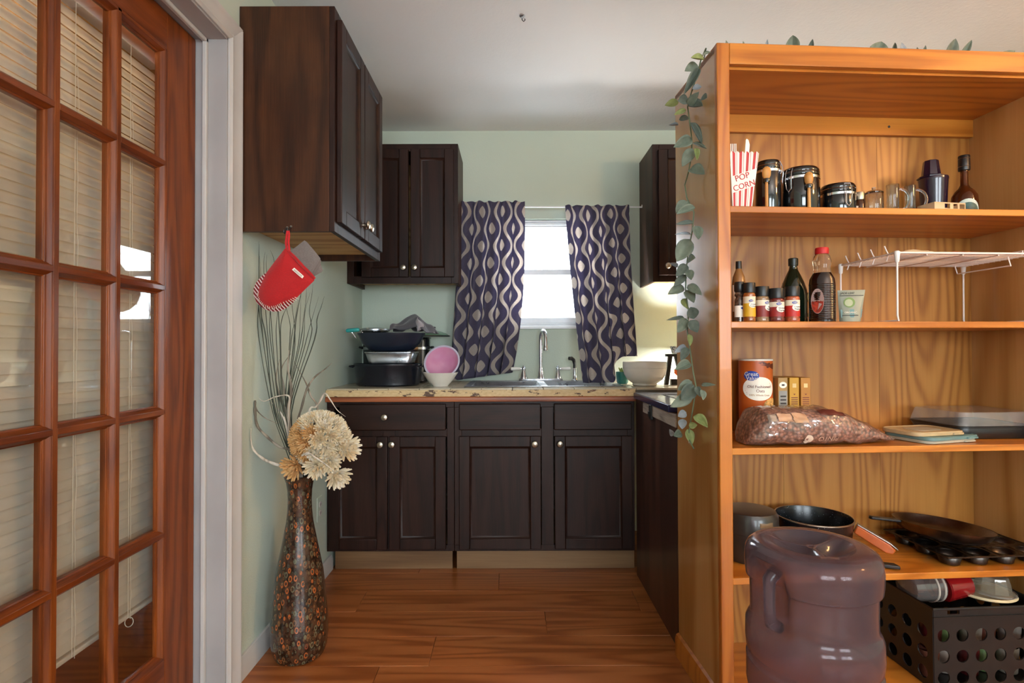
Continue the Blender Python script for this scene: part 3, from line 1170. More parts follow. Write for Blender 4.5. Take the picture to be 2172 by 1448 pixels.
L5 = [(240, 0, 130, 40, 50, 0), (230, 90, 125, 100, 30, 1), (215, 160, 120, 160, 20, 3), (240, 110, 260, 190, 65, 0), (210, 190, 130, 320, 100, 0), (195, 310, 240, 300, 60, 0), (190, 340, 125, 410, 60, 1),
      (135, 350, 85, 330, 25, 3), (195, 370, 215, 430, 50, 0), (185, 400, 110, 470, 50, 1), (170, 470, 75, 515, 60, 0), (195, 460, 280, 520, 55, 0), (185, 490, 230, 565, 70, 0), (165, 540, 190, 600, 40, 2),
      (210, 590, 230, 660, 70, 1), (170, 650, 65, 668, 25, 1), (185, 660, 130, 740, 70, 0), (205, 670, 250, 740, 70, 1), (200, 750, 205, 820, 35, 2), (180, 820, 110, 860, 40, 3), (190, 830, 150, 910, 50, 1),
      (205, 920, 115, 960, 60, 0), (215, 1030, 130, 1080, 60, 0), (225, 1050, 150, 1140, 90, 1), (215, 1100, 85, 1180, 80, 0), (240, 1060, 265, 1120, 40, 1), (270, 1050, 355, 1050, 25, 0), (275, 1080, 280, 1140, 40, 0),
      (180, 1210, 130, 1235, 50, 3), (160, 1250, 155, 1310, 50, 3), (230, 1230, 305, 1300, 60, 2), (195, 1290, 245, 1285, 40, 2), (185, 1310, 215, 1400, 60, 2), (150, 1330, 105, 1350, 50, 0), (100, 1350, 80, 1310, 30, 3)]
random.seed(11)


def place_leaf(base, tip, wid, c, roll=None):
    d = tip - base
    L = d.length
    xax = d.normalized()
    # blade faces the room, tilted a little at random
    nrm = Vector((random.uniform(-.45, .15), -1, random.uniform(.0, .5)))
    zax = (nrm - xax * nrm.dot(xax)).normalized()
    yax = zax.cross(xax)
    o = put('leaf', random.choice(LEAFM[c]), gr)
    M = Matrix((xax * L, yax * wid, zax * L * .8)).transposed().to_4x4()
    M.translation = base
    o.matrix_local = GI @ M
    md = o.modifiers.new('solid', 'SOLIDIFY')
    md.thickness = .012
    return o


for sc_, ox, oy, lst in ((3.62, 1390, 60, L4), (2.784, 1390, 440, L5)):
    for (a, b, c_, d, w, col) in lst:
        pa, pb = (ox + a / sc_, oy + b / sc_), (ox + c_ / sc_, oy + d / sc_)
        Y = vy(min(1495, pa[0])) - .012
        A = Vector((wx(pa[0], Y), Y, wz(pa[1], Y)))
        Y2 = Y + random.uniform(-.03, .012)
        X2 = wx(pb[0], Y2)
        lim = BF[0] + BV[0] * (Y2 - BF[1]) - .006
        if X2 > lim:
            Y2 = Y - .05
            X2 = min(wx(pb[0], Y2), lim)
        Bv = Vector((X2, Y2, wz(pb[1], Y2)))
        place_leaf(A, Bv, w / sc_ / F_PX * Y, col)
for (a, b, c_, d, w, col) in ((1686, 112, 1684, 76, 26, 0), (1722, 114, 1726, 84, 12, 1), (1862, 118, 1872, 90, 36, 0), (1898, 120, 1901, 92, 10, 1), (1926, 122, 1915, 92, 14, 3), (1963, 126, 1966, 98, 9, 1),
                              (2016, 130, 2030, 84, 26, 1), (2044, 132, 2064, 87, 14, 0), (2125, 134, 2155, 110, 24, 0), (1548, 104, 1542, 86, 10, 0), (1583, 105, 1578, 88, 9, 0), (1628, 110, 1630, 84, 8, 3), (2168, 136, 2185, 112, 14, 0), (1945, 124, 1948, 102, 8, 0)):
    dd = .07
    q1 = bk(bw(a, dd), dd, bz(b, a, dd))
    q1.z = BH + .004
    q2 = bk(bw(c_, dd), dd - .01, bz(d, c_, dd))
    place_leaf(q1, q2, w / F_PX * 1.75, col)

# ------------------------------------------------------------------ water jug, bottom up on its stand
JX, JY = wx(1716, 1.13), 1.13
M_JUG = None


def jug_mat():
    t = NT('smoky_purple_plastic')
    n = t.noise(t.coord(rand=False), 6.0, 3.0)
    col = t.ramp(n, [(.3, '#b3a1ac'), (.7, '#c2b2ba')])
    t.bump(t.noise(t.coord(rand=False), 160.0, 2.0), .05, .001)
    t.set(color=col, rough=.12, trans=.93, ior=1.25)
    return t.m


M_JUG = jug_mat()
jg = thing('water_jug', 'empty smoky purple water jug standing bottom up in front of the bookcase', 'water jug', (JX, JY, .26))
RJ = .125
# heights measured from the stand; the embossed bottom is uppermost
prof = [(.028, -.02), (.030, .02), (.034, .045), (.06, .068), (.10, .10), (.121, .13), (.125, .15), (.125, .20), (.1195, .205), (.1195, .213), (.125, .220), (.1265, .240), (.1255, .272), (.121, .282), (.1165, .288),
        (.1165, .30), (.1165, .33), (.117, .355), (.1175, .365), (.1245, .371), (.126, .385), (.1265, .405), (.125, .423), (.120, .434), (.110, .441), (.095, .444), (.080, .4445)]
ring = prof + [(.070, .4435), (.060, .443), (.050, .443), (.040, .443), (.030, .443), (.020, .443), (.010, .443), (0.0005, .443)]
HA = math.atan2(-.342, -.933)


def jf(p, a):
    x, y, z = p
    r = math.hypot(x, y)
    # hand hold pressed into the side
    da = (a - HA + PI) % (2 * PI) - PI
    k = math.exp(-(da / .34) ** 4) * math.exp(-((z - .345) / .062) ** 4)
    if r > .09 and .2 < z < .43:
        f_ = 1 - .30 * k
        x, y = x * f_, y * f_
    # embossed star of three ribs in the dished bottom
    if r < .079 and z > .43:
        t_ = r / .079
        dep = .030 * (1 - t_ ** 3)
        rib = 0
        for q in range(3):
            ab = (a - R(25 + 120 * q) + PI) % (2 * PI) - PI
            rib = max(rib, math.exp(-(r * math.sin(ab) / .012) ** 2) if math.cos(ab) > 0 else 0)
        if r < .012:
            rib = 1
        z = z - dep * (1 - .8 * rib)
    return (x, y, z)


MB().lathe(ring, 96, fn=jf, close=False).build('body', M_JUG, jg, solid=.0022)
hx, hy = math.cos(HA) * .108, math.sin(HA) * .108
MB().tube([(hx * .80, hy * .80, .285), (hx * 1.0, hy * 1.0, .298), (hx * 1.04, hy * 1.04, .32), (hx * 1.05, hy * 1.05, .36), (hx * 1.04, hy * 1.04, .385), (hx * .86, hy * .86, .402)], [.012, .013, .012, .012, .013, .014], 12).build('grip', M_JUG, jg)
MB().lathe([(0.0, -.024), (.031, -.024), (.031, .006), (.0285, .006), (.0285, -.02), (0, -.02)], 24).build('cap', M_BLUE, jg)
cr = thing('jug_stand', 'white glazed crock stand under the purple water jug', 'stand', (JX, JY, 0))
MB().lathe([(0, 0), (.11, 0), (.118, .02), (.122, .10), (.126, .22), (.130, .30), (.126, .305), (.121, .30), (.117, .22), (.112, .02), (0, .018)], 40).build('crock', M_PORC, cr)
MB().tube([(-.03, -.118, .06), (-.035, -.155, .06), (-.036, -.165, .045)], .009, 10).build('tap', M_BLACK, cr)

# ------------------------------------------------------------------ floor vase
def vase_mat():
    t = NT('paisley_lacquer')
    v0 = t.coord(rand=False, scale=(1, 1, .8))
    bgc = t.ramp(t.noise(v0, 60.0, 3.0), [(.35, '#22150d'), (.65, '#4a3020')])
    col = bgc
    for sc_, rr, ww, hue in ((58.0, .30, .10, (('#6e4a2c'), ('#a0562a'), ('#5f5b45'), ('#703826'))), (98.0, .27, .10, (('#3a362a'), ('#5a4028'), ('#42463a'), ('#5e4a30')))):
        vv = t.coord(rand=False, scale=(1, 1, .58), rot=(.4, .3, sc_))
        vo = t.node('ShaderNodeTexVoronoi')
        t.link(vv, vo.inputs['Vector'])
        vo.inputs['Scale'].default_value = sc_
        vo.inputs['Randomness'].default_value = .55
        d = t.math('ABSOLUTE', t.math('SUBTRACT', vo.outputs['Distance'], rr))
        k = t.ramp(d, [(ww * .6, (1, 1, 1)), (ww, (0, 0, 0))])
        hc = t.ramp(vo.outputs['Color'], [(0, hue[0]), (.35, hue[1]), (.6, hue[2]), (.85, hue[3])], 'CONSTANT')
        col = t.mix(k, col, hc)
    t.set(color=col, rough=.20, coat=.3)
    return t.m


VX, VY = -.776, 1.985
va = thing('floor_vase', 'tall brown paisley patterned floor vase against the left wall', 'vase', (VX, VY, 0))
vprof = [(0, 0), (.070, 0), (.085, .006), (.095, .03), (.100, .076), (.099, .13), (.094, .188), (.089, .24), (.082, .30), (.071, .356), (.062, .40), (.0545, .44), (.047, .48), (.0425, .523), (.0410, .56), (.0425, .595), (.047, .624), (.053, .640), (.0545, .646), (.052, .651), (.046, .646), (.040, .624), (.036, .56), (.040, .48)]
MB().lathe(vprof, 48, close=False).build('body', vase_mat(), va)

# flowers
random.seed(5)
M_PETAL = thinlit('cream_petal', lambda t: t.ramp(t.noise(t.coord(), 30.0, 2.0), [(.25, '#e8cc9c'), (.5, '#f0e4c8'), (.75, '#f5f0e6')]), .25, .7)
M_PETALO = thinlit('apricot_petal', lambda t: t.ramp(t.noise(t.coord(), 30.0, 2.0), [(.3, '#dca765'), (.7, '#ebc993')]), .25, .7)
M_STEMG = plain('green_stem', '#3c4a2c', .6)


def bloom_mesh(mat, r=.04, layers=5, seed=0, ball=False):
    rnd = random.Random(seed)
    m = MB()
    for L in range(layers):
        el = R(8 + (80 - 8) * L / (layers - 1)) if not ball else R(-25 + 110 * L / (layers - 1))
        npt = max(4, int((15 if not ball else 17) * max(.2, math.cos(el) + .08)))
        ln = r * (1 - .35 * L / layers)
        for k in range(npt):
            az = 2 * PI * (k + .5 * (L % 2)) / npt + rnd.uniform(-.12, .12)
            e = el + rnd.uniform(-.10, .10)
            # petal local: x outwards along, y width, z cup
            V = []
            for iu in range(5):
                u = iu / 4
                w = ln * .16 * (math.sin(PI * (.12 + .80 * u)) ** .7)
                for s_ in (-1, 0, 1):
                    V.append((u * ln, s_ * w, .42 * ln * u * u + (.09 * ln if s_ else 0)))
            q = []
            for iu in range(4):
                for j in range(2):
                    q.append((iu * 3 + j, iu * 3 + j + 1, iu * 3 + j + 4, iu * 3 + j + 3))
            m.add(V, q, RZ(math.degrees(az)) @ RY(-math.degrees(e)) @ T(ln * .12, 0, 0))
    return m.mesh('bloom', mat)


BLO = [bloom_mesh(M_PETAL, .042, 5, k) for k in range(3)] + [bloom_mesh(M_PETALO, .040, 5, 9)]
bq = thing('flower_bouquet', 'bunch of cream artificial chrysanthemums in the brown floor vase', 'flowers', (VX, VY, .60))
BI = PM[bq].inverted()


def bloom(px, py, Y, rpx, kind, aim, stem=True):
    c = Vector((wx(px, Y), Y, wz(py, Y)))
    o = put('bloom', BLO[kind], bq)
    z = Vector(aim).normalized()
    x = z.orthogonal().normalized()
    y = z.cross(x)
    s_ = rpx / F_PX * Y / .050
    M = Matrix((x, y, z)).transposed().to_4x4() @ RZ(random.uniform(0, 90)) @ Matrix.Scale(s_, 4)
    M.translation = c
    o.matrix_local = BI @ M
    PM[o] = PM[bq]
    if stem:
        e = Vector((VX + random.uniform(-.02, .02), VY + random.uniform(-.02, .02), .56))
        mid = (c + e) / 2 + Vector((0, 0, .03))
        e2 = Vector((VX, VY, .66))
        MB().tube([BI @ (c - z * .01), BI @ ((c + e2) / 2 - z * .02), BI @ e2, BI @ e], .0022, 6).build('stem', M_STEMG, bq)


# big round head of many blooms
hc = Vector((wx(672, 1.90), 1.93, wz(932, 1.90)))
HR = .098
pts = []
N = 52
for k in range(N):
    z = 1 - 2 * (k + .5) / N
    a = k * 2.39996
    r_ = math.sqrt(1 - z * z)
    d = Vector((r_ * math.cos(a), r_ * math.sin(a), z))
    if d.y > .55:
        continue
    pts.append(d)
for d in pts:
    c = hc + Vector((d.x * HR, d.y * HR * .75, d.z * HR * .92)) * .80
    px = 1086 + F_PX * c.x / c.y
    py = HOR - F_PX * (c.z - CAM_H) / c.y
    kd = 3 if (d.x < -.05 and d.z < .55 and random.random() < .75) else random.randint(0, 2)
    bloom(px, py, c.y, 23, kd, d, stem=random.random() < .2)
bloom(628, 985, 1.90, 34, 3, (-.3, -.9, -.2))
bloom(733, 948, 1.93, 34, 0, (.8, -.6, .1))
bloom(714, 1003, 1.91, 33, 1, (.6, -.7, -.4))
bloom(672, 985, 1.88, 30, 0, (0, -.95, -.3))
bloom(700, 975, 1.89, 28, 1, (.3, -.9, -.1))
MB().sheet(lambda u, v: (BI @ Vector((wx(690 + 40 * u, 1.92), 1.92 + .02 * math.sin(u * 3), wz(998 + 14 * math.sin(PI * u) * (v - .5) * 2 + 8 * u, 1.92)))), 8, 3).build('leaf', M_STEMG, bq, solid=.0006, fix=False)

# dried blades and curled sticks: picture polylines, drawn at the vase's distance
M_DRY = wood('dried_driftwood', '#4a4238', '#7d7364', '#a59b8b', 'z', 6.0, 4, .7, fib=.4)
M_PALE = wood('pale_dried_stalk', '#8a8072', '#b8ad9d', '#d3cabc', 'z', 6.0, 4, .7, fib=.4)
M_WISP = plain('green_black_twig', '#333a2c', .6)


def stick(name, pts, w0, mat, label, cat, group, Y=1.99, flat=1.0, Yd=0.0, root=True):
    P = []
    n_ = len(pts)
    for i, (a, b) in enumerate(pts):
        y = Y + Yd * i / max(1, n_ - 1)
        P.append(Vector((max(wx(a, y), LW + .006), y, wz(b, y))))
    if root:
        ry = min(VY + .028, max(VY - .028, Y))
        rx = VX + random.uniform(-.012, .012)
        P = [Vector((rx, ry, .54)), Vector((rx + random.uniform(-.006, .006), ry, .668))] + P
    # smooth by Catmull-Rom
    Q = []
    for i in range(len(P) - 1):
        p0, p1, p2, p3 = P[max(i - 1, 0)], P[i], P[i + 1], P[min(i + 2, len(P) - 1)]
        for k in range(5):
            t_ = k / 5
            Q.append(.5 * ((2 * p1) + (p2 - p0) * t_ + (2 * p0 - 5 * p1 + 4 * p2 - p3) * t_ ** 2 + (-p0 + 3 * p1 - 3 * p2 + p3) * t_ ** 3))
    Q.append(P[-1])
    n_ = len(Q)
    o_ = P[0]
    rad = []
    for i in range(n_):
        u = i / (n_ - 1)
        rad.append(w0 * (1.0 if u < .55 else max(.15, 1 - (u - .55) / .45 * .85)) * (1 + .12 * math.sin(i * 1.3)))
    th = MB().tube([q - o_ for q in Q], rad, 8, flat=flat).build(name, mat)
    th.location = o_
    tag(th, label, cat, group)
    return th


def c6(lst):
    return [(490 + a / 4.259, 720 + b / 4.259) for a, b in lst]


random.seed(21)
stick('dried_stalk', c6([(540, 1000), (440, 960), (340, 880), (240, 770), (160, 640), (140, 560), (165, 545), (230, 620), (310, 700), (420, 750)]), .0045, M_DRY,
      'curled grey dried stalk looping towards the left wall above the bouquet', 'dried stalk', 'dried stalks in the vase', 1.93)
stick('dried_stalk', c6([(520, 1140), (420, 1120), (300, 1070), (210, 990), (160, 900), (100, 790)]), .0050, M_PALE,
      'pale dried stalk curving up from the vase rim beside the door casing', 'dried stalk', 'dried stalks in the vase', 1.90)
stick('dried_stalk', c6([(530, 900), (520, 720), (525, 600), (520, 500), (400, 510), (300, 550), (190, 515)]), .0034, M_PALE,
      'thin pale stalk bent sharply to the left over the bouquet', 'dried stalk', 'dried stalks in the vase', 1.955)
stick('dried_stalk', c6([(700, 660), (770, 600), (810, 540), (850, 480), (900, 540), (960, 630), (1035, 690)]), .0036, M_PALE,
      'pale twisted stalk arching right in front of the worktop corner', 'dried stalk', 'dried stalks in the vase', 1.95)
stick('dried_stalk', c6([(600, 780), (640, 600), (690, 430), (760, 330), (850, 260), (915, 205)]), .0042, M_DRY,
      'grey dried blade leaning right above the cream blooms', 'dried stalk', 'dried stalks in the vase', 1.98)
stick('dried_stalk', c6([(780, 660), (720, 500), (680, 390), (630, 300), (570, 190)]), .0036, M_DRY,
      'dark dried blade crossing behind the right leaning one', 'dried stalk', 'dried stalks in the vase', 2.02)
stick('dried_stalk', c6([(520, 700), (545, 450), (515, 250), (525, 90)]), .0062, M_DRY,
      'tallest broad brown dried blade standing upright in the vase', 'dried stalk', 'dried stalks in the vase', 1.98, .35)
stick('dried_stalk', c6([(510, 700), (440, 500), (405, 350), (440, 170)]), .0060, M_DRY,
      'broad brown dried blade with a frayed tip left of the tallest', 'dried stalk', 'dried stalks in the vase', 1.99, .35)
stick('dried_stalk', c6([(520, 720), (480, 430), (455, 260), (540, 120)]), .0042, M_DRY,
      'slim dried blade hooking right behind the broad brown ones', 'dried stalk', 'dried stalks in the vase', 2.01, .5)
stick('dried_stalk', c6([(640, 1040), (700, 1015), (770, 1060), (860, 1120), (950, 1195)]), .0034, M_PALE,
      'pale knobbly stalk lying across the lower right blooms', 'dried stalk', 'dried stalks in the vase', 1.845, root=False)
stick('dried_stalk', c6([(680, 1190), (760, 1175), (860, 1185), (950, 1200)]), .0042, M_PALE,
      'pale straight stalk over the vase rim pointing right', 'dried stalk', 'dried stalks in the vase', 1.88)
stick('dried_stalk', c6([(540, 940), (490, 730), (440, 640), (380, 570), (345, 560)]), .0038, M_PALE,
      'short pale stalk with a crooked tip on the left of the bouquet', 'dried stalk', 'dried stalks in the vase', 1.972)


def c5(lst):
    return [(500 + a / 5.569, 460 + b / 5.569) for a, b in lst]


W_L = 'thin dark green wispy twig in the middle of the tall bundle in the floor vase'
wisps = [[(440, 2300), (230, 1400), (190, 1000), (140, 800), (145, 480), (120, 270)], [(470, 2300), (250, 1100), (235, 700), (245, 540), (275, 310)], [(480, 2300), (320, 1400), (300, 800), (275, 450)],
         [(500, 2300), (370, 1300), (330, 600), (345, 400)], [(520, 2300), (400, 1000), (360, 600), (365, 430)], [(560, 2300), (520, 1400), (480, 800), (450, 500), (405, 380)],
         [(460, 2300), (360, 1440), (280, 1120), (200, 780), (185, 720)], [(540, 2300), (410, 1440), (405, 1100), (430, 900)], [(560, 2300), (480, 1440), (495, 1100), (500, 900)],
         [(580, 2300), (530, 1440), (545, 1200), (600, 1050), (620, 900)], [(600, 2300), (640, 1440), (640, 1250), (600, 1080), (560, 900)], [(620, 2300), (690, 1440), (720, 1150), (770, 900), (830, 700)],
         [(620, 2300), (770, 1440), (800, 1200), (830, 950), (835, 800)], [(640, 2300), (880, 1440), (890, 1250), (870, 1100), (900, 900), (910, 780)], [(660, 2300), (930, 1440), (960, 1200), (1010, 1050), (1045, 930)],
         [(610, 2300), (740, 1500), (760, 1200), (770, 880)], [(590, 2300), (650, 1500), (700, 1200), (740, 950)], [(600, 2300), (790, 1500), (820, 1100), (880, 880)], [(640, 2300), (820, 1500), (900, 1200), (980, 930)],
         [(600, 2300), (700, 1500), (660, 1000), (640, 700)]]
for k, wl_ in enumerate(wisps):
    stick('wispy_twig', c5(wl_), .0016 if k not in (6, 11, 14) else .0022, M_WISP, {0: 'leftmost thin dark twig in the vase, reaching up beside the door casing', 6: 'thicker dark twig leaning left behind the oven mitt tip', 14: 'rightmost dark twig in the vase, its tip bending to the right', 11: 'thicker dark twig rising right behind the oven mitt'}.get(k, W_L), 'twig', 'wispy twigs in the vase', VY - .029 + k * .0031)

# ------------------------------------------------------------------ red oven mitt on its hooks
MY = 1.795
mt = thing('oven_mitt', 'red quilted oven mitt with striped trim hanging under the large wall cabinet', 'oven mitt', (wx(611, MY), MY, wz(495, MY)))
MI = PM[mt].inverted()


def mcol(a, b):
    t = NT(a)
    n = t.noise(t.coord(rand=False), 260.0, 2.0)
    t.bump(n, .25, .002)
    return t.set(color=t.ramp(n, [(.3, b), (.7, tuple(min(1, x * 1.25) for x in lin(b)[:3]))]), rough=.85, sheen=.3)


def p5(a, b, y=0.0):
    px, py = 500 + a / 5.569, 460 + b / 5.569
    return MI @ Vector((wx(px, MY - y), MY - y, wz(py, MY - y)))


M_MITT = mcol('red_terry_cloth', '#a5080f')
front = [(600, 370), (640, 400), (930, 715), (925, 745), (830, 835), (700, 965), (640, 990), (540, 1025), (480, 1055), (400, 1065), (330, 1035), (280, 985), (258, 920), (275, 830), (335, 700), (365, 640), (470, 500), (580, 360)]


def puff(outline, thick, seg=5, y0=0.0, wav=0.0, back=True):
    """cushion with the given outline (crop coordinates), bulging to the room and back"""
    m = MB()
    cx = sum(p[0] for p in outline) / len(outline)
    cz = sum(p[1] for p in outline) / len(outline)
    n_ = len(outline)
    V = []
    for sd in ((1, -1) if back else (1,)):
        for k in range(seg):
            f = 1 - (k / seg)
            for i, p in enumerate(outline):
                a, b = cx + (p[0] - cx) * f, cz + (p[1] - cz) * f
                h = thick * math.sqrt(max(0, 1 - f ** 2.2)) * sd
                if wav:
                    # quilting runs across the mitt
                    h += wav * math.sin(((a - cx) * .62 + (b - cz) * .78) / 48.0) * (1 - f ** 3) * sd
                V.append(p5(a, b, y0 + h))
        V.append(p5(cx, cz, y0 + thick * sd))
    Fc = []
    per = seg * n_ + 1
    for q in range(2 if back else 1):
        o_ = q * per
        for k in range(seg - 1):
            for i in range(n_):
                j = (i + 1) % n_
                Fc.append((o_ + k * n_ + i, o_ + k * n_ + j, o_ + (k + 1) * n_ + j, o_ + (k + 1) * n_ + i))
        for i in range(n_):
            Fc.append((o_ + (seg - 1) * n_ + i, o_ + (seg - 1) * n_ + (i + 1) % n_, o_ + seg * n_))
    m.add(V, Fc)
    return m


def dens(outline, k=3):
    out = []
    n_ = len(outline)
    for i in range(n_):
        a, b = outline[i], outline[(i + 1) % n_]
        for j_ in range(k):
            out.append((a[0] + (b[0] - a[0]) * j_ / k, a[1] + (b[1] - a[1]) * j_ / k))
    return out


puff(dens(front), .018, 6, .020, .0022).build('palm', M_MITT, mt, angle=80)
# striped back half that shows round the tip
t_ = NT('red_white_stripe_cloth')
wv = t_.node('ShaderNodeTexWave', bands_direction='DIAGONAL')
t_.link(t_.coord(rand=False, scale=(1, .2, 1), rot=(0, R(-4), 0)), wv.inputs['Vector'])
wv.inputs['Scale'].default_value = 46.0
M_STRIPE = t_.set(color=t_.ramp(wv.outputs['Fac'], [(.62, '#7c0f18'), (.72, '#e6d3d0')]), rough=.85)
back_o = [(600, 385), (900, 730), (700, 970), (680, 1000), (600, 1065), (520, 1105), (430, 1108), (340, 1080), (250, 1010), (208, 910), (210, 830), (240, 760), (300, 690), (375, 632), (580, 375)]
puff(dens(back_o), .016, 6, .002).build('back', M_STRIPE, mt, angle=80)
# blanket stitch along the seam
st_ = MB()
seam = dens([(720, 950), (640, 990), (540, 1025), (480, 1055), (400, 1065), (330, 1035), (280, 985), (258, 920), (262, 870)], 3)[:-3]
for k, (x_, y_) in enumerate(seam):
    dx, dy = x_ - 520, y_ - 780
    l_ = math.hypot(dx, dy)
    dx, dy = dx / l_ * 20 + 10, dy / l_ * 20
    st_.tube([p5(x_ - dx, y_ - dy, .031), p5(x_ + dx * .1, y_ + dy * .1, .029), p5(x_ + dx, y_ + dy, .020)], .0009, 5)
st_.build('stitching', M_PAPER, mt)
# cuff band
MB().tube([p5(610, 385, .022), p5(700, 470, .03), p5(800, 580, .034), p5(880, 660, .03), p5(930, 722, .022)], .0052, 8, flat=.7).build('cuff', M_MITT, mt)
lp = MB()
lp.tube([p5(600, 385, .016), p5(590, 290, .012), p5(600, 200, .010), p5(606, 150, .010), p5(622, 152, .010), p5(628, 200, .012), p5(620, 290, .016), p5(632, 385, .018)], .0035, 8, flat=.45)
lp.build('hanging_loop', mcol('red_ribbon', '#b8101a'), mt)
tg = MB()
q = [(690, 588), (805, 690), (785, 718), (662, 612)]
tg.add([p5(a, b, .0415) for a, b in q] + [p5(a, b, .036) for a, b in q], [(0, 1, 2, 3), (7, 6, 5, 4), (0, 4, 5, 1), (1, 5, 6, 2), (2, 6, 7, 3), (3, 7, 4, 0)])
tgo = tg.build('tag', M_PAPER, mt, label='cream woven tag with two printed lines')
tl = MB()
for f0 in (.33, .62):
    for k in range(7):
        u0, u1 = .12 + k * .11, .12 + k * .11 + .075
        P_ = []
        for u, v in ((u0, f0), (u1, f0), (u1, f0 + .16), (u0, f0 + .16)):
            a = (q[0][0] * (1 - u) + q[1][0] * u) * (1 - v) + (q[3][0] * (1 - u) + q[2][0] * u) * v
            b = (q[0][1] * (1 - u) + q[1][1] * u) * (1 - v) + (q[3][1] * (1 - u) + q[2][1] * u) * v
            P_.append(p5(a, b, .0418))
        tl.add(P_, [(0, 1, 2, 3)])
tl.build('print', M_INK, tgo, fix=False)
# grey cloth tucked into the mitt
gc = thing('folded_cloth', 'grey folded towel tucked into the red oven mitt', 'towel', PM[mt].translation)
M_GREYC = mcol('grey_terry_cloth', '#6a625e')
for k, (ol_, yy) in enumerate((([(620, 410), (810, 265), (840, 285), (930, 390), (1000, 480), (990, 510), (880, 690), (760, 600)], .022), ([(700, 450), (850, 310), (960, 430), (1010, 510), (1000, 545), (910, 700), (800, 600)], .010),
                               ([(740, 480), (880, 350), (980, 480), (1030, 620), (1010, 645), (920, 695), (820, 620)], .000))):
    puff(dens(ol_), .008, 4, yy).build('fold', M_GREYC, gc, angle=80)
for k, (px_, py_) in enumerate(((609, 480), (617, 478))):
    h = thing('cup_hook', ['small black hook on the cabinet edge holding the mitt loop', 'small black hook beside the one that holds the mitt'][k], 'hook', (wx(px_, 1.82), 1.8215, wz(py_, 1.82)))
    MB().prism(circ(.0038, 12), -.003, 0, 'y').build('plate', M_NICKEL, h)
    MB().tube([(0, -.002, 0), (0, -.012, -.004), (0, -.015, -.016), (0, -.022, -.026), (0, -.030, -.022), (0, -.031, -.014)], .0016, 6).build('hook', M_BLACK, h)

# ------------------------------------------------------------------ curtains
def curtain_mat():
    def fn(t):
        tc = t.node('ShaderNodeTexCoord')
        sx = t.node('ShaderNodeSeparateXYZ')
        t.link(tc.outputs['UV'], sx.inputs[0])
        xs, v = sx.outputs[0], sx.outputs[1]
        k = t.math('FLOOR', t.math('ADD', xs, .5))
        sgn = t.math('COSINE', t.math('MULTIPLY', k, PI))
        wv_ = t.math('COSINE', t.math('MULTIPLY', v, 2 * PI))
        off = t.math('MULTIPLY', t.math('MULTIPLY', sgn, wv_), .27)
        d = t.math('ABSOLUTE', t.math('SUBTRACT', t.math('SUBTRACT', xs, k), off))
        line = t.math('LESS_THAN', d, .115)
        m_ = t.math('FLOOR', xs)
        du = t.math('ABSOLUTE', t.math('SUBTRACT', t.math('SUBTRACT', xs, m_), .5))
        par = t.math('MULTIPLY', t.math('MODULO', t.math('ADD', m_, 40.0), 2.0), .5)
        dv = t.math('ABSOLUTE', t.math('SUBTRACT', t.math('FRACT', t.math('ADD', v, par)), .5))
        e = t.math('ADD', t.math('POWER', t.math('DIVIDE', du, .24), 1.35), t.math('POWER', t.math('DIVIDE', dv, .175), 1.35))
        dia = t.math('LESS_THAN', e, 1.0)
        pat = t.math('MAXIMUM', line, dia)
        n_ = t.noise(t.coord(rand=False), 300.0, 2.0)
        dark = t.ramp(n_, [(.3, '#5f5a70'), (.7, '#6d677d')])
        lite = t.ramp(n_, [(.3, '#bdb2aa'), (.7, '#d3c9c1')])
        return t.mix(pat, dark, lite)
    return thinlit('ogee_print_curtain', fn, .55, .9)


M_CURT = curtain_mat()


def curtain(label, x0t, x1t, x0b, x1b, zt, zb_fn, y_top, y_bot_fn, folds, seed, cols):
    rnd = random.Random(seed)
    ph = [rnd.uniform(0, 6.28) for _ in range(6)]
    cu = thing('curtain', label, 'curtain', ((x0t + x1t) / 2, y_top, zt), group='printed kitchen curtains')
    m = MB()

    def fn(u, v):
        zb = zb_fn(u)
        z = zt + (zb - zt) * v
        a = x0t + (x1t - x0t) * u
        b = x0b + (x1b - x0b) * u
        vv = v ** (1.1 + 1.6 * (u if x1b < x1t else 0))
        x = a + (b - a) * vv
        amp = .010 + .018 * v
        w = math.sin(u * folds * 2 * PI + ph[0] + .8 * math.sin(v * 2.2 + ph[1])) + .45 * math.sin(u * folds * 4.3 * PI + ph[2] + v * 1.5) * (1 - .5 * v)
        x += .010 * math.sin(u * folds * 2 * PI + ph[3] + 1.2) * (.4 + v)
        y = y_top + (y_bot_fn(u) - y_top) * v ** 1.5 + amp * w
        if v < .03:
            y = y_top + amp * .7 * w
            z += .004 * math.sin(u * folds * 9)
        return (x, min(y, BWY - .012), z)
    m.sheet(fn, 110, 60)
    # pattern runs over the flat width of the cloth
    m.uv = [(a * cols + .35, b * (zt - zb_fn(.5)) / .205 + .2) for a, b in m.uv]
    o = m.build('cloth', M_CURT, cu, world=True, solid=.0012, angle=85, fix=False)
    return cu


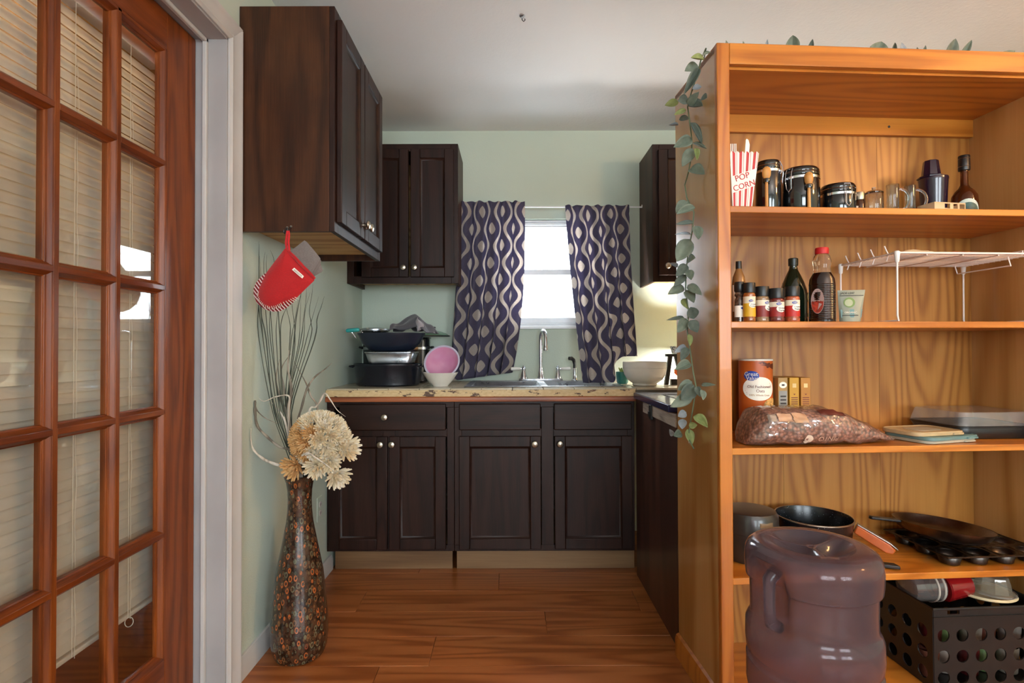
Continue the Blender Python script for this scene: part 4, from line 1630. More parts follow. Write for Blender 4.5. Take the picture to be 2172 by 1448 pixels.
CY = 3.255
curtain('purple grey ogee print curtain on the left of the window', wx(977, CY), wx(1113, CY), wx(948, 3.15), wx(1083, 3.2), wz(428, CY),
        lambda u: wz(808 - 16 * u, 3.17), CY - .021, lambda u: 3.16 + .13 * u, 5.0, 4, 6.2)
curtain('purple grey ogee print curtain on the right of the window hanging into the sink', wx(1199, CY), wx(1335, CY), wx(1236, 2.9), wx(1352, 3.05), wz(437, CY),
        lambda u: .922 + .14 * (lambda k: k * k * (3 - 2 * k))(min(1, max(0, (u - .46) / .24))), CY - .021, lambda u: 2.91 + .17 * max(0, u - .40) / .60, 4.5, 9, 6.0)
rd = thing('curtain_rod', 'thin white tension rod carrying the printed curtains', 'curtain rod', (wx(1150, CY), CY, wz(437, CY)))
MB().tube([(-.297, CY, wz(437, CY)), (.786, CY, wz(439, CY))], .0045, 10).build('rod', M_WHITE, rd, world=True)
for x in (-.295, .785):
    MB().tube([(x - .002, CY, wz(437, CY)), (x + .002, CY, wz(437, CY))], .009, 12).build('end_cap', M_WHITEP, rd, world=True)

# ================================================================== goods on the bookcase shelves
def on_shelf(name, label, cat, px, d, z, rz=0.0, group=None):
    p = bk(bw(px, d), d, z + .001)
    return thing(name, label, cat, p, BT + R(rz), group)


S1, S2, S3, S4 = SHZ
# ---- popcorn box with plastic cutlery
t_ = NT('popcorn_stripes')
sx_ = t_.node('ShaderNodeSeparateXYZ')
t_.link(t_.coord(rand=False), sx_.inputs[0])
zz = sx_.outputs[2]
ph_ = t_.math('FRACT', t_.math('DIVIDE', sx_.outputs[0], t_.math('MULTIPLY_ADD', zz, .034, .0165)))
st = t_.math('LESS_THAN', t_.math('ABSOLUTE', t_.math('SUBTRACT', ph_, .5)), .20)
st2 = t_.math('LESS_THAN', t_.math('ABSOLUTE', t_.math('SUBTRACT', ph_, .93)), .035)
st = t_.math('MAXIMUM', st, st2)
tilt = t_.math('MULTIPLY_ADD', sx_.outputs[0], -.33, zz)
gap = t_.math('LESS_THAN', t_.math('ABSOLUTE', t_.math('SUBTRACT', tilt, .088)), .026)
st = t_.math('MULTIPLY', st, t_.math('SUBTRACT', 1.0, gap))
M_POP = t_.set(color=t_.mix(st, '#efe3d6', '#b3171c'), rough=.5)
pb = on_shelf('popcorn_box', 'red and white striped popcorn box holding plastic cutlery', 'box', 1567, .085, S1)
m = MB()
wb_, wt_, hh = .030, .046, .172
V = [(-wb_, -wb_, 0), (wb_, -wb_, 0), (wb_, wb_, 0), (-wb_, wb_, 0), (-wt_, -wt_, hh), (wt_, -wt_, hh), (wt_, wt_, hh), (-wt_, wt_, hh)]
m.add(V, [(3, 2, 1, 0)] + [(i, (i + 1) % 4, 4 + (i + 1) % 4, 4 + i) for i in range(4)])
# scalloped rim
for k in range(4):
    a, b = Vector(V[4 + k]), Vector(V[4 + (k + 1) % 4])
    for q in range(6):
        p, r_ = a + (b - a) * q / 6, a + (b - a) * (q + 1) / 6
        mm = (p + r_) / 2 + Vector((0, 0, .006))
        m.add([p, r_, r_ * .75 + p * .25 + Vector((0, 0, .0045)), mm, p * .75 + r_ * .25 + Vector((0, 0, .0045))], [(0, 1, 2, 3, 4)])
m.build('carton', M_POP, pb, solid=.0008, smooth=False)
letters('POP', .026, M_RED, pb, T(-.004, -.0402, .100) @ RX(5.3) @ RY(-18), name='lettering')
letters('CORN', .025, M_RED, pb, T(.003, -.0378, .074) @ RX(5.3) @ RY(-18), name='lettering')
p0 = bk(bw(1567, .085), .085, S1)


def cutlery(kind, dx, dy, tilt, top, label):
    o = thing('plastic_' + kind, label, kind, p0 + Vector((dx, dy, .02)), rot=(R(tilt[0]), R(tilt[1]), BT))
    L = top - S1 - .02
    MB().prism([(-.004, 0), (.004, 0), (.0035, L - .055), (-.0035, L - .055)], -.001, .001, 'y').build('handle', M_WHITEP, o, bev=.0006)
    if kind == 'knife':
        MB().prism([(-.005, L - .056), (.009, L - .056), (.009, L - .018), (.004, L - .004), (-.002, L), (-.005, L - .004)], -.001, .001, 'y').build('blade', M_WHITEP, o, bev=.0004)
    elif kind == 'spoon':
        MB().lathe([(0, -.006), (.008, -.005), (.013, -.002), (.0155, .001), (.0140, .001), (.007, -.003), (0, -.0045)], 20, T(0, 0, L - .03) @ RX(90), sy=1.6).build('bowl', M_WHITEP, o)
    else:
        m_ = MB().prism([(-.004, L - .056), (.004, L - .056), (.010, L - .036), (-.010, L - .036)], -.001, .001, 'y')
        for q in (-.0085, -.003, .0025, .008):
            m_.box(q - .0012, q + .0012, -.001, .001, L - .036, L)
        m_.build('tines', M_WHITEP, o)


cutlery('knife', .012, -.006, (2, 4), bz(297, 1588, .085), 'white plastic knife standing upright in the popcorn box')
cutlery('spoon', -.008, .012, (-3, -2), bz(316, 1575, .085), 'white plastic spoon standing in the popcorn box')
cutlery('fork', -.016, -.010, (4, -2), bz(310, 1568, .085), 'white plastic fork standing in the popcorn box beside the stile')


# ---- black canisters
def wire(o, pts, r=.0012, mat=None):
    MB().tube(pts, r, 6).build('wire_bail', mat or M_CHROME, o)


def canister(label, px, pxw, pytop, d, spoon=None, clasp=0, rz=0):
    r = brad(pxw, px, d)
    h = bz(pytop, px, d) - S1
    o = on_shelf('clamp_canister', label, 'canister', px, d, S1, rz, 'black canisters on the top shelf')
    hb = h - .030
    MB().lathe([(0, 0), (r * .93, 0), (r, .006), (r, hb - .012), (r * .93, hb - .004), (r * .95, hb), (r * .9, hb), (0, hb)], 36).build('body', M_BLKGLOSS, o)
    MB().lathe([(r * .952, hb - .012), (r * 1.012, hb - .012), (r * 1.012, hb - .005), (r * .952, hb - .005)], 36, close=False).build('metal_band', M_CHROME, o, solid=.0008)
    MB().lathe([(0, hb + .0005), (r * .99, hb + .0005), (r * 1.0, hb + .004), (r * .985, hb + .008), (r * .985, hb + .010), (r * 1.0, hb + .013), (r * .99, hb + .019), (r * .9, hb + .026), (r * .5, h), (0, h)], 36).build('lid', M_BLKGLOSS, o)
    MB().lathe([(r * 1.0, hb + .009), (r * 1.012, hb + .0095), (r * 1.0, hb + .0105)], 36, close=False).build('lid_wire', M_CHROME, o)
    # clasp at the given angle
    ca, sa = math.cos(R(clasp)), math.sin(R(clasp))

    def q(t, rr, z):
        return (ca * rr - sa * t, sa * rr + ca * t, z)
    for t in (-.010, .010):
        wire(o, [q(t, r * 1.01, hb - .008), q(t, r * 1.01 + .008, hb - .016), q(t, r * 1.01 + .004, hb + .008), q(t, r * .96, hb + .021)])
    wire(o, [q(-.010, r * .96, hb + .021), q(.010, r * .96, hb + .021)])
    wire(o, [q(-.010, r * 1.01 + .007, hb - .016), q(-.008, r * 1.01 + .004, hb - .045), q(0, r * 1.01 + .005, hb - .055), q(.008, r * 1.01 + .004, hb - .045), q(.010, r * 1.01 + .007, hb - .016)], .0016)
    if spoon is not None:
        aa = R(spoon)
        cx_, cy_ = math.cos(aa) * (r + .007), math.sin(aa) * (r + .007)
        MB().lathe([(0, .02), (.0052, .02), (.005, .06), (.0045, hb - .030), (.008, hb - .022), (.0125, hb - .012), (.0135, hb + .002), (.011, hb + .012), (.005, hb + .017), (0, hb + .017)], 20, T(cx_, cy_, -.018)).build(
            'wooden_spoon', wood('beech_spoon', '#b27a3c', '#cb9450', '#d9a864', 'z', 4, 4, .5), o, label='small wooden spoon clipped to the canister')
        MB().lathe([(.0062, 0), (.0105, 0), (.0115, .006), (.0105, .012), (.0062, .012)], 20, T(cx_, cy_, hb - .052), close=False).build('spoon_ring', M_BLKGLOSS, o)
    return o


canister('tall black clamp lid canister with a wooden spoon beside the popcorn box', 1632, 54, 343, .155, -124, -34)
canister('medium black clamp lid canister with a wooden spoon', 1700, 84, 360, .150, -99, -152)
o = canister('short wide black clamp lid canister with a metal spoon', 1780, 78, 394, .150, None, -93)
MB().tube([(.034, -.047, .030), (.028, -.053, .005)], .004, 8, flat=.4).build('spoon', M_CHROME, o)

# ---- small jar, sugar jar, two glass mugs
jr = on_shelf('small_jar', 'tiny dark jar with a metal lid between the canister and the glass jar', 'jar', 1827, .13, S1)
r = brad(21, 1827, .13)
hj = bz(410, 1827, .13) - S1
MB().lathe([(0, 0), (r, 0), (r * 1.03, .004), (r * 1.03, hj * .6), (r * .9, hj * .7), (0, hj * .7)], 24).build('body', glassy('brown_glass', '#5a3a22', .05, 1.4, .8), jr)
MB().lathe([(0, hj * .7), (r * .98, hj * .7), (r, hj * .76), (r, hj * .95), (r * .9, hj), (0, hj)], 24).build('lid', M_NICKEL, jr)


def glass_cup(px, pxw, pytop, d, label, name, flare=.95, handle=None, lid=False):
    r = brad(pxw, px, d)
    h = bz(pytop, px, d) - S1
    o = on_shelf(name, label, 'mug' if name == 'glass_mug' else 'jar', px, d, S1, 0, 'glassware on the top shelf')
    MB().lathe([(0, 0), (r * flare, 0), (r * flare * 1.02, .003), (r * 1.0, h - .002), (r * .98, h), (r * .94, h - .002), (r * flare * .93, .008), (0, .007)], 32, close=False).build('cup', M_TUMBLER, o)
    if handle is not None:
        ca, sa = math.cos(R(handle)), math.sin(R(handle))
        pts_ = []
        for k in range(11):
            a = -PI / 2 + PI * k / 10
            rr = r * .985 + .030 * max(0, math.cos(a))
            pts_.append((ca * rr, sa * rr, h * .5 + h * .36 * math.sin(a)))
        MB().tube(pts_, .0042, 10).build('handle', M_TUMBLER, o)
    if lid:
        MB().lathe([(0, h), (r * 1.02, h), (r * 1.04, h + .004), (r * .8, h + .010), (r * .3, h + .013), (.006, h + .015), (.006, h + .022), (0, h + .024)], 28).build('lid', M_TUMBLER, o)


glass_cup(1857, 40, 414, .12, 'squat clear glass jar with a glass lid on the top shelf', 'glass_jar', 1.0, None, True)
glass_cup(1897, 28, 394, .10, 'clear glass mug with its handle turned to the right beside the glass jar', 'glass_mug', .92, -20)
glass_cup(1934, 24, 396, .095, 'clear glass mug next to the small wooden crate', 'glass_mug', .92, -25)

# ---- purple tumblers, wooden crate, bottle
M_PURP = plain('dark_purple_plastic', '#1f1226', .22, var=.05, coat=.3)
Pz = S1
t1 = on_shelf('purple_tumbler', 'wide dark purple tumbler with a smaller one upside down on top', 'tumbler', 1984, .235, S1, 0, 'dark purple tumblers')
r = brad(64, 1984, .235)
h1 = bz(380, 1984, .235) - S1
MB().lathe([(0, 0), (r * .78, 0), (r * .80, .004), (r * 1.0, h1 - .012), (r * 1.03, h1 - .006), (r, h1), (r * .95, h1 - .004), (r * .72, .008), (0, .008)], 36, close=False).build('body', M_PURP, t1)
h2 = bz(343, 1979, .235) - S1 - h1
t2 = on_shelf('purple_tumbler', 'small dark purple tumbler upside down on the wide one', 'tumbler', 1979, .235, S1 + h1 - .001, 0, 'dark purple tumblers')
r2 = brad(42, 1979, .235)
MB().lathe([(0, 0), (r * .94, 0), (r * .96, .004), (r * .80, .008), (r2, .010), (r2 * .80, h2 - .004), (r2 * .76, h2), (0, h2)], 8).build('body', M_PURP, t2, angle=25)
wc = on_shelf('wooden_crate', 'small pale wooden box with square cut outs at the shelf edge', 'box', 2000, .06, S1, 6)
M_PALEW = wood('pale_craft_wood', '#b09068', '#c4a680', '#d0b490', 'x', 3, 4, .6)
w0 = .5 * (bw(2046, .04) - bw(1962, .06))
hb_ = .026
m = MB()
m.box(-w0, w0, -.03, .03, 0, .003)
m.box(-w0, -w0 + .003, -.03, .03, .003, hb_)
m.box(w0 - .003, w0, -.03, .03, .003, hb_)
m.box(-w0 + .003, w0 - .003, .027, .03, .003, hb_)
for (a, b, c, d_) in ((-w0 + .003, w0 - .003, .003, .007), (-w0 + .003, w0 - .003, hb_ - .004, hb_), (-w0 + .003, -.02, .007, hb_ - .004), (0, .012, .007, hb_ - .004), (.028, .035, .007, hb_ - .004)):
    m.box(a, b, -.03, -.027, c, d_)
m.build('body', M_PALEW, wc, smooth=False)
lb = on_shelf('liquor_bottle', 'round shouldered liquor bottle with a black cap and a green picture label', 'bottle', 2050, .20, S1, -28)
r = brad(58, 2050, .20)
hB = bz(332, 2036, .20) - S1
MB().lathe([(0, 0), (r, 0), (r * 1.03, .006), (r * 1.03, .075), (r * .98, .095), (r * .75, .112), (r * .45, .124), (r * .32, .135), (r * .30, hB - .05), (0, hB - .05)], 40).build('body', glassy('amber_glass', '#6b3a1c', .03, 1.4, .75), lb)
MB().lathe([(0, hB - .052), (r * .44, hB - .052), (r * .46, hB - .048), (r * .45, hB - .002), (r * .42, hB), (0, hB)], 28).build('cap', M_BLACK, lb)
for z in (hB - .040, hB - .012):
    MB().lathe([(r * .455, z), (r * .47, z + .0008), (r * .455, z + .0016)], 28, close=False).build('cap_ring', M_NICKEL, lb)
rb = r * 1.03
patch(circ(.037, 28, 0, .040, 1, 1.05), plain('pale_label', '#b9c7bd', .5), lb, rb, .0005)
patch(circ(.032, 28, 0, .036, 1, .95), plain('green_picture_print', '#24453f', .5, var=.35, nscale=60), lb, rb, .0011)
patch([(-.030, .012), (.030, .012), (.030, .020), (-.030, .020)], M_INK, lb, rb, .0016)
for k in range(5):
    patch([(-.020 + k * .009, .0135), (-.014 + k * .009, .0135), (-.014 + k * .009, .0185), (-.020 + k * .009, .0185)], M_PAPER, lb, rb, .0021, rings=1)
patch([(-.022, .026), (-.018, .026), (-.019, .036), (-.016, .040), (-.021, .052), (-.024, .040)], plain('yellow_green_print', '#aab45a', .5), lb, rb, .0017)

# ---- second shelf
M_SP_GLASS = glassy('spice_glass', '#e8e2d8', .03, 1.35, .9)


def spice(px, pxw, pytop, d, label, capc, topc, lowc, cont, words, rz=0):
    r = brad(pxw, px, d)
    h = bz(pytop, px, d) - S2
    o = on_shelf('spice_jar', label, 'spice jar', px, d, S2, rz, 'spice jars on the second shelf')
    hc_ = h - .031
    MB().lathe([(0, 0), (r * .95, 0), (r, .004), (r, .012), (r * .97, .014), (r * .97, hc_ - .012), (r, hc_ - .010), (r * .95, hc_ - .003), (r * .85, hc_), (0, hc_)], 32).build('jar', plain('spice_' + cont[1:], cont, .2, var=.2, nscale=120, coat=.5), o)
    MB().lathe([(0, hc_), (r * .98, hc_), (r * 1.0, hc_ + .003), (r * 1.0, h - .003), (r * .95, h), (0, h)], 32).build('cap', M_BLACK, o)
    z0, z1 = .016, hc_ - .012
    zm = z0 + (z1 - z0) * .66
    band(r * .97, zm, z1, -1.9, 1.9, plain('label_cream', topc, .5, var=.02), o, .0006)
    band(r * .97, z0, zm, -1.9, 1.9, plain('label_' + lowc[1:], lowc, .5, var=.04), o, .0006)
    a0 = .35 * r
    patch(circ(r * .62, 24, a0, zm - r * .28, 1, .78), M_PAPER, o, r * .97, .0011)
    patch(circ(r * .34, 20, a0 - r * .3, zm + r * .42, 1, .62), M_BLUE, o, r * .97, .0015, 'brand_oval')
    letters('Great', r * .22, M_PAPER, o, T(a0 - r * .3, -.0019, zm + r * .50), r * .97, .0002)
    letters('Value', r * .20, M_PAPER, o, T(a0 - r * .26, -.0019, zm + r * .33), r * .97, .0002)
    for k, wd in enumerate(words):
        letters(wd, r * .30, M_INK, o, T(a0 + .1 * r, -.0016, zm - r * (.18 + .32 * k)), r * .97, .0002)
    return o


spice(1590, 27, 602, .055, 'spice jar with a yellow label at the left of the second shelf', '#111', '#d9cdb4', '#c99a1e', '#8a4a1c', ('Ground', 'Turmeric'), -14)
spice(1617, 31, 610, .065, 'spice jar with a maroon label beside the yellow labelled one', '#111', '#d8ccb6', '#7c2420', '#8a6a4c', ('Chili', 'Powder'), 12)
spice(1648, 33, 614, .050, 'spice jar with a red brown label in front of the green bottle', '#111', '#d8ccb6', '#8a1d1c', '#5d1c16', ('Smoked', 'Paprika'), -14)
spice(1681, 33, 610, .050, 'spice jar with a bright red label next to the syrup bottle', '#111', '#d8ccb6', '#b01c12', '#9a4a2c', ('Crushed', 'Pepper'), -14)
gj = on_shelf('pepper_grinder', 'glass pepper grinder half hidden behind the bookcase stile', 'grinder', 1569, .08, S2)
r = brad(22, 1569, .08)
hg = bz(600, 1569, .08) - S2
MB().lathe([(0, 0), (r, 0), (r, .05), (r * .9, hg * .55), (r * .7, hg * .62), (r * .95, hg * .68), (r * .75, hg * .74), (0, hg * .74)], 24).build('jar', plain('peppercorn_glass', '#4b3a30', .2, var=.4, nscale=150, coat=.5), gj)
band(r, .016, .052, -1.6, 1.6, M_PAPER, gj)
patch(circ(r * .5, 20, .3 * r, .044, 1, .5), M_BLUE, gj, r, .0009, 'brand_oval')
MB().lathe([(0, hg * .74), (r * .8, hg * .74), (r, hg * .78), (r, hg * .97), (r * .9, hg), (0, hg)], 24).build('cap', M_BLACK, gj)
tb = on_shelf('sauce_bottle', 'tan sauce bottle with a black cap at the back behind the grinder', 'bottle', 1568, .22, S2)
r = brad(30, 1568, .22)
hq = bz(556, 1568, .22) - S2
MB().lathe([(0, 0), (r, 0), (r, hq * .62), (r * .85, hq * .75), (r * .45, hq * .86), (r * .4, hq * .88), (0, hq * .88)], 28).build('body', plain('tan_sauce', '#8a5f35', .25), tb)
MB().lathe([(0, hq * .88), (r * .45, hq * .88), (r * .42, hq), (0, hq)], 24).build('cap', M_BLACK, tb)
band(r, hq * .2, hq * .62, -1.5, 1.5, M_PAPER, tb)
ob = on_shelf('oil_bottle', 'dark green olive oil bottle behind the spice jars', 'bottle', 1684, .19, S2)
r = brad(61, 1684, .19)
ho = bz(550, 1684, .19) - S2
MB().lathe([(0, 0), (r * .95, 0), (r, .006), (r, ho * .42), (r * .96, ho * .50), (r * .78, ho * .62), (r * .52, ho * .74), (r * .33, ho * .82), (r * .27, ho * .87), (r * .30, ho * .89), (0, ho * .89)], 36).build('body', plain('dark_green_glass', '#101d12', .1, var=.1, coat=.6), ob)
MB().lathe([(0, ho * .885), (r * .34, ho * .885), (r * .35, ho * .90), (r * .35, ho * .99), (r * .3, ho), (0, ho)], 28).build('cap', plain('green_black_cap', '#0f1813', .35), ob)
patch(circ(.016, 20, .042, .088, 1, 1), plain('pale_green_label', '#7f8a72', .5), ob, r, .0008)
patch([(.030, .022), (.044, .022), (.044, .034), (.030, .034)], plain('pale_green_print', '#73805f', .5), ob, r, .0008)
sy = on_shelf('syrup_bottle', 'dark syrup bottle with a red cap and a ribbed side', 'bottle', 1745, .10, S2, -36)
r = brad(55, 1745, .10)
hs = bz(528, 1745, .10) - S2
prof_ = [(0, 0), (r * 1.0, 0), (r * 1.04, .005)]
z = .010
while z < hs * .52:
    prof_ += [(r * 1.02, z), (r * 1.05, z + .0025), (r * 1.02, z + .005)]
    z += .0055
prof_ += [(r * .98, hs * .58), (r * .72, hs * .66)]
MB().lathe(prof_ + [(r * .70, hs * .665), (0, hs * .665)], 44, sy=.8).build('syrup_body', plain('dark_syrup', '#160807', .12, var=.1, coat=.6), sy)
MB().lathe([(r * .71, hs * .665), (r * .68, hs * .70), (r * .66, hs * .74), (r * .74, hs * .82), (r * .62, hs * .89), (r * .45, hs * .92), (0, hs * .92)], 36, sy=.8, close=False).build('neck', glassy('clear_neck', '#e2c8a8', .05, 1.3, .9), sy)
MB().lathe([(0, hs * .915), (r * .52, hs * .915), (r * .54, hs * .93), (r * .54, hs * .985), (r * .5, hs), (0, hs)], 24).build('cap', M_RED, sy)
lbm = plain('syrup_label', '#a58a84', .5, var=.06)
m = MB()
ov = circ(1, 26, 0, 0)
V = [(x * .019 - .012, -r * .80 * math.sqrt(max(0, 1 - ((x * .019 - .012) / (r * 1.1)) ** 2)) * 1.06 - .0006, .068 + y * .040) for x, y in ov]
m.add(V, [tuple(range(26))])
m.build('label_print', lbm, sy, fix=False)
m = MB()
ov = [(x, y if y < .1 else .1 + .06 * math.sin(x * 14)) for x, y in circ(1, 30)]
V = [(x * .017 - .012, -r * .80 * math.sqrt(max(0, 1 - ((x * .017 - .012) / (r * 1.1)) ** 2)) * 1.06 - .0012, .064 + y * .034) for x, y in ov]
m.add(V, [tuple(range(30))])
m.build('label_picture', plain('red_food_print', '#8e2a17', .5, var=.4, nscale=90), sy, fix=False)

# pouch
po = on_shelf('matcha_pouch', 'grey green stand up pouch with a leaf emblem beside the syrup bottle', 'pouch', 1803, .135, S2, -14)
M_POUCH = plain('pouch_grey_green', '#8f9484', .45, var=.05)
wq, hq_ = .042, bz(617, 1803, .135) - S2


def pouchf(sd):
    def fn(u, v):
        x = (u - .5) * 2 * (wq * (.74 + .26 * v))
        d_ = .020 * (1 - v) ** .8 * math.cos((u - .5) * PI) ** .5 if 0 < u < 1 else 0
        return (x + .010 * v, -sd * (d_ + .0006) + .012 * v, v * hq_)
    return fn


m = MB()
m.sheet(pouchf(1), 14, 14)
m.sheet(pouchf(-1), 14, 14)
m.build('bag', M_POUCH, po, angle=80, fix=False)


def pq(x, z, off=.0012):
    v = z / hq_
    u = (x / (wq * (.74 + .26 * v))) * .5 + .5
    p = pouchf(1)(min(.98, max(.02, u)), v)
    return (p[0], p[1] - off, p[2])


def pouch_print(poly, mat, off, name='label_print'):
    m = MB()
    m.add([pq(a, b, off) for a, b in poly], [tuple(range(len(poly)))])
    return m.build(name, mat, po, fix=False)


pouch_print([(-.030, .018), (.0, .018), (.033, .018), (.036, .045), (0, .045), (-.033, .045)], plain('pouch_teal', '#5e8384', .45), .0015)
pouch_print(circ(.017, 24, -.008, .068), plain('leaf_green_emblem', '#6f8a4c', .5), .0018)
pouch_print(circ(.012, 24, -.010, .067), plain('pale_emblem', '#a9b08e', .5), .0024)
pouch_print([(-.036, .0905), (0, .0905), (.036, .0905), (.036, .0925), (0, .0925), (-.036, .0925)], M_INK, .0018)
letters('JADE LEAF', .0092, M_INK, po, T(-.004, pq(0, .099)[1] - .001, .0995) @ RX(7), None, .0002)
letters('ORGANIC', .0082, M_PAPER, po, T(-.003, pq(0, .034)[1] - .003, .034) @ RX(-8), None, .0002)
pouch_print([(-.028, .024), (0, .024), (.018, .024), (.018, .0262), (0, .0262), (-.028, .0262)], M_INK, .0028)

# wire rack
rk = on_shelf('wire_rack', 'white coated wire shelf rack standing on the second shelf', 'rack', 1910, .05, S2)
M_WIRE = plain('white_coated_wire', '#e6d9d2', .4, var=.03)
o0 = bw(1910, .05)
X0, X1, Y0, Y1 = -.012, 1.035 - o0 + .035, -.005, .262
ZT = .218


def rod(pts, r=.0024, name='wire', n=8):
    return MB().tube(pts, r, n).build(name, M_WIRE, rk)


fr = MB()
fr.tube([(X0, Y0, ZT), (X1, Y0, ZT)], .0036, 10)
fr.tube([(X0, Y1, ZT), (X1, Y1, ZT)], .0032, 10)
fr.tube([(X0, Y0, ZT), (X0, Y1, ZT)], .0032, 10)
fr.tube([(X1, Y0, ZT), (X1, Y1, ZT)], .0032, 10)
fr.build('frame', M_WIRE, rk)
wm = MB().tube([(X0, 0, 0), (X1, 0, 0)], .0015, 6).mesh('wire', M_WIRE)
for k in range(1, 13):
    o = put('wire', wm, rk)
    o.location = (0, Y0 + (Y1 - Y0) * k / 13, ZT - .003)
for x_ in (X0 + .10, X0 + .22, X0 + .34):
    rod([(x_, Y0, ZT - .006), (x_, Y1, ZT - .006)], .0022, 'cross_wire')
for (x_, nm) in ((X0, -1), (X1, 1)):
    rod([(x_, Y0, ZT + .002), (x_ - .001, Y0, .02), (x_ + .003, Y0, .0045), (x_ + .001, Y0 + .03, .0032), (x_ + .001, Y1 - .03, .0032), (x_ + .003, Y1, .0045), (x_ - .001, Y1, .02), (x_, Y1, ZT + .002)], .0030, 'leg')
    for y_ in (Y0, Y1):
        MB().lathe([(.0040, -.028), (.0065, -.024), (.0085, 0), (.0085, .006), (.005, .009), (0, .009)], 16, T(x_, y_, ZT - .003), close=False).build('corner_sleeve', M_WHITEP, rk)
for k in range(4):
    y_ = Y0 + .04 + k * .062
    rod([(X0 - .004, y_, ZT - .022), (X0 + .004, y_, ZT), (X0 - .003, y_, ZT + .012), (X0 - .010, y_, ZT + .028)], .0020, 'hook_wire')
rod([(X1 - .07, Y0 + .03, ZT - .004), (X1 - .06, Y0 + .03, ZT - .034), (X1 - .06, Y1 - .04, ZT - .034), (X1 - .07, Y1 - .04, ZT - .004)], .0022, 'hanging_loop')
rod([(X1, Y0 + .05, ZT + .002), (X1 + .004, Y0 + .05, ZT + .018), (X1 + .004, Y1 - .05, ZT + .018), (X1, Y1 - .05, ZT + .002)], .0022, 'side_rail')
rko = rk.location.copy()


def on_rack(name, label, cat, x, y, mat, w, d_, h, seed, part):
    p = PM[rk] @ Vector((x, y, ZT + .0045))
    o = thing(name, label, cat, p, BT)
    m = MB()
    rn = random.Random(seed)

    def fn(u, v):
        X_, Y_ = (u - .5) * w, (v - .5) * d_
        e = max(abs(u - .5), abs(v - .5)) * 2
        zz_ = h * max(0, 1 - e ** 4) * (.75 + .35 * noise.noise(Vector((u * 3 + seed, v * 3, 0))))
        return (X_ * (1 + .05 * math.sin(v * 9 + seed)), Y_, max(.0006, zz_))
    m.sheet(fn, 16, 12)
    m.box(-w * .49, w * .49, -d_ * .49, d_ * .49, 0, .0008)
    m.build(part, mat, o, angle=80, fix=False)
    return o


on_rack('folded_napkin', 'cream folded cloth lying flat on the wire rack', 'cloth', .085, .06, plain('cream_cloth', '#cdbb98', .8, var=.06), .12, .08, .018, 1, 'cloth')
on_rack('snack_packet', 'flat red and cream packet lying on the wire rack', 'packet', .27, .07, plain('red_cream_packet', '#a8584a', .35, var=.5, nscale=25), .15, .08, .012, 5, 'packet')

# ---- third shelf: oats, boxes, beans, lids, takeaway box
oa = on_shelf('oats_canister', 'round orange and white cardboard canister of oats', 'canister', 1602, .245, S3, -20)
r = brad(72, 1602, .245)
h = bz(763, 1602, .245) - S3
t_ = NT('oats_wrap')
n_ = t_.noise(t_.coord(rand=False), 5.0, 2.0)
M_OATS = t_.set(color=t_.ramp(n_, [(.3, '#b3521a'), (.7, '#c4642a')]), rough=.4)
MB().lathe([(0, 0), (r * .98, 0), (r, .002), (r, h - .006), (0, h - .006)], 48).build('tube', M_OATS, oa)
MB().lathe([(0, h - .006), (r * 1.015, h - .006), (r * 1.02, h - .004), (r * 1.015, h), (0, h)], 48).build('lid', plain('white_lid', '#d8cfc0', .4), oa)
sw = [(-.2 * r, h - .010), (.2 * r, h - .020), (.6 * r, h - .030), (1.1 * r, h - .034), (1.3 * r, h - .034), (1.3 * r, h - .014), (.8 * r, h - .012), (.3 * r, h - .008)]
patch(sw, plain('dark_swoosh', '#5a2414', .45), oa, r, .0006)
oz = h - .100
patch(circ(r * 1.02, 36, .08 * r, oz, 1, .72), M_PAPER, oa, r, .0008)
patch(circ(r * .46, 28, -.38 * r, oz + r * .80, 1, .66), M_BLUE, oa, r, .0013, 'brand_oval')
letters('Great', r * .34, M_PAPER, oa, T(-.40 * r, -.0017, oz + r * .90), r, .0002)
letters('Value', r * .34, M_PAPER, oa, T(-.32 * r, -.0017, oz + r * .64), r, .0002)
M_BROWNP = plain('red_brown_print', '#6b2a1c', .5)
letters('Old Fashioned', r * .245, M_BROWNP, oa, T(.10 * r, -.0012, oz + r * .12), r, .0002)
letters('Oats', r * .26, M_BROWNP, oa, T(.14 * r, -.0012, oz - r * .14), r, .0002)
letters('100% Whole Grain', r * .16, plain('tan_print', '#b08a60', .5), oa, T(.10 * r, -.0012, oz - r * .40), r, .0002)
patch(circ(r * .62, 26, .95 * r, oz - r * 1.05, 1, .75), plain('oat_bowl_print', '#c79a58', .6, var=.35, nscale=90), oa, r, .0010)


def tea_box(pxa, pxb, pytop, d, label, col, extra):
    wa, wb2 = bw(pxa, d), bw(pxb, d)
    p = bk((wa + wb2) / 2, d, S3 + .001)
    o = thing('narrow_box', label, 'box', p, BT, 'narrow cartons beside the oats')
    h_ = wz(pytop, p.y) - S3
    w_2 = (wb2 - wa) / 2 - .0015
    MB().box(-w_2, w_2, 0, .105, 0, h_).build('carton', plain('carton_' + col[1:], col, .5, var=.05), o, bev=.0012)
    return o, w_2, h_


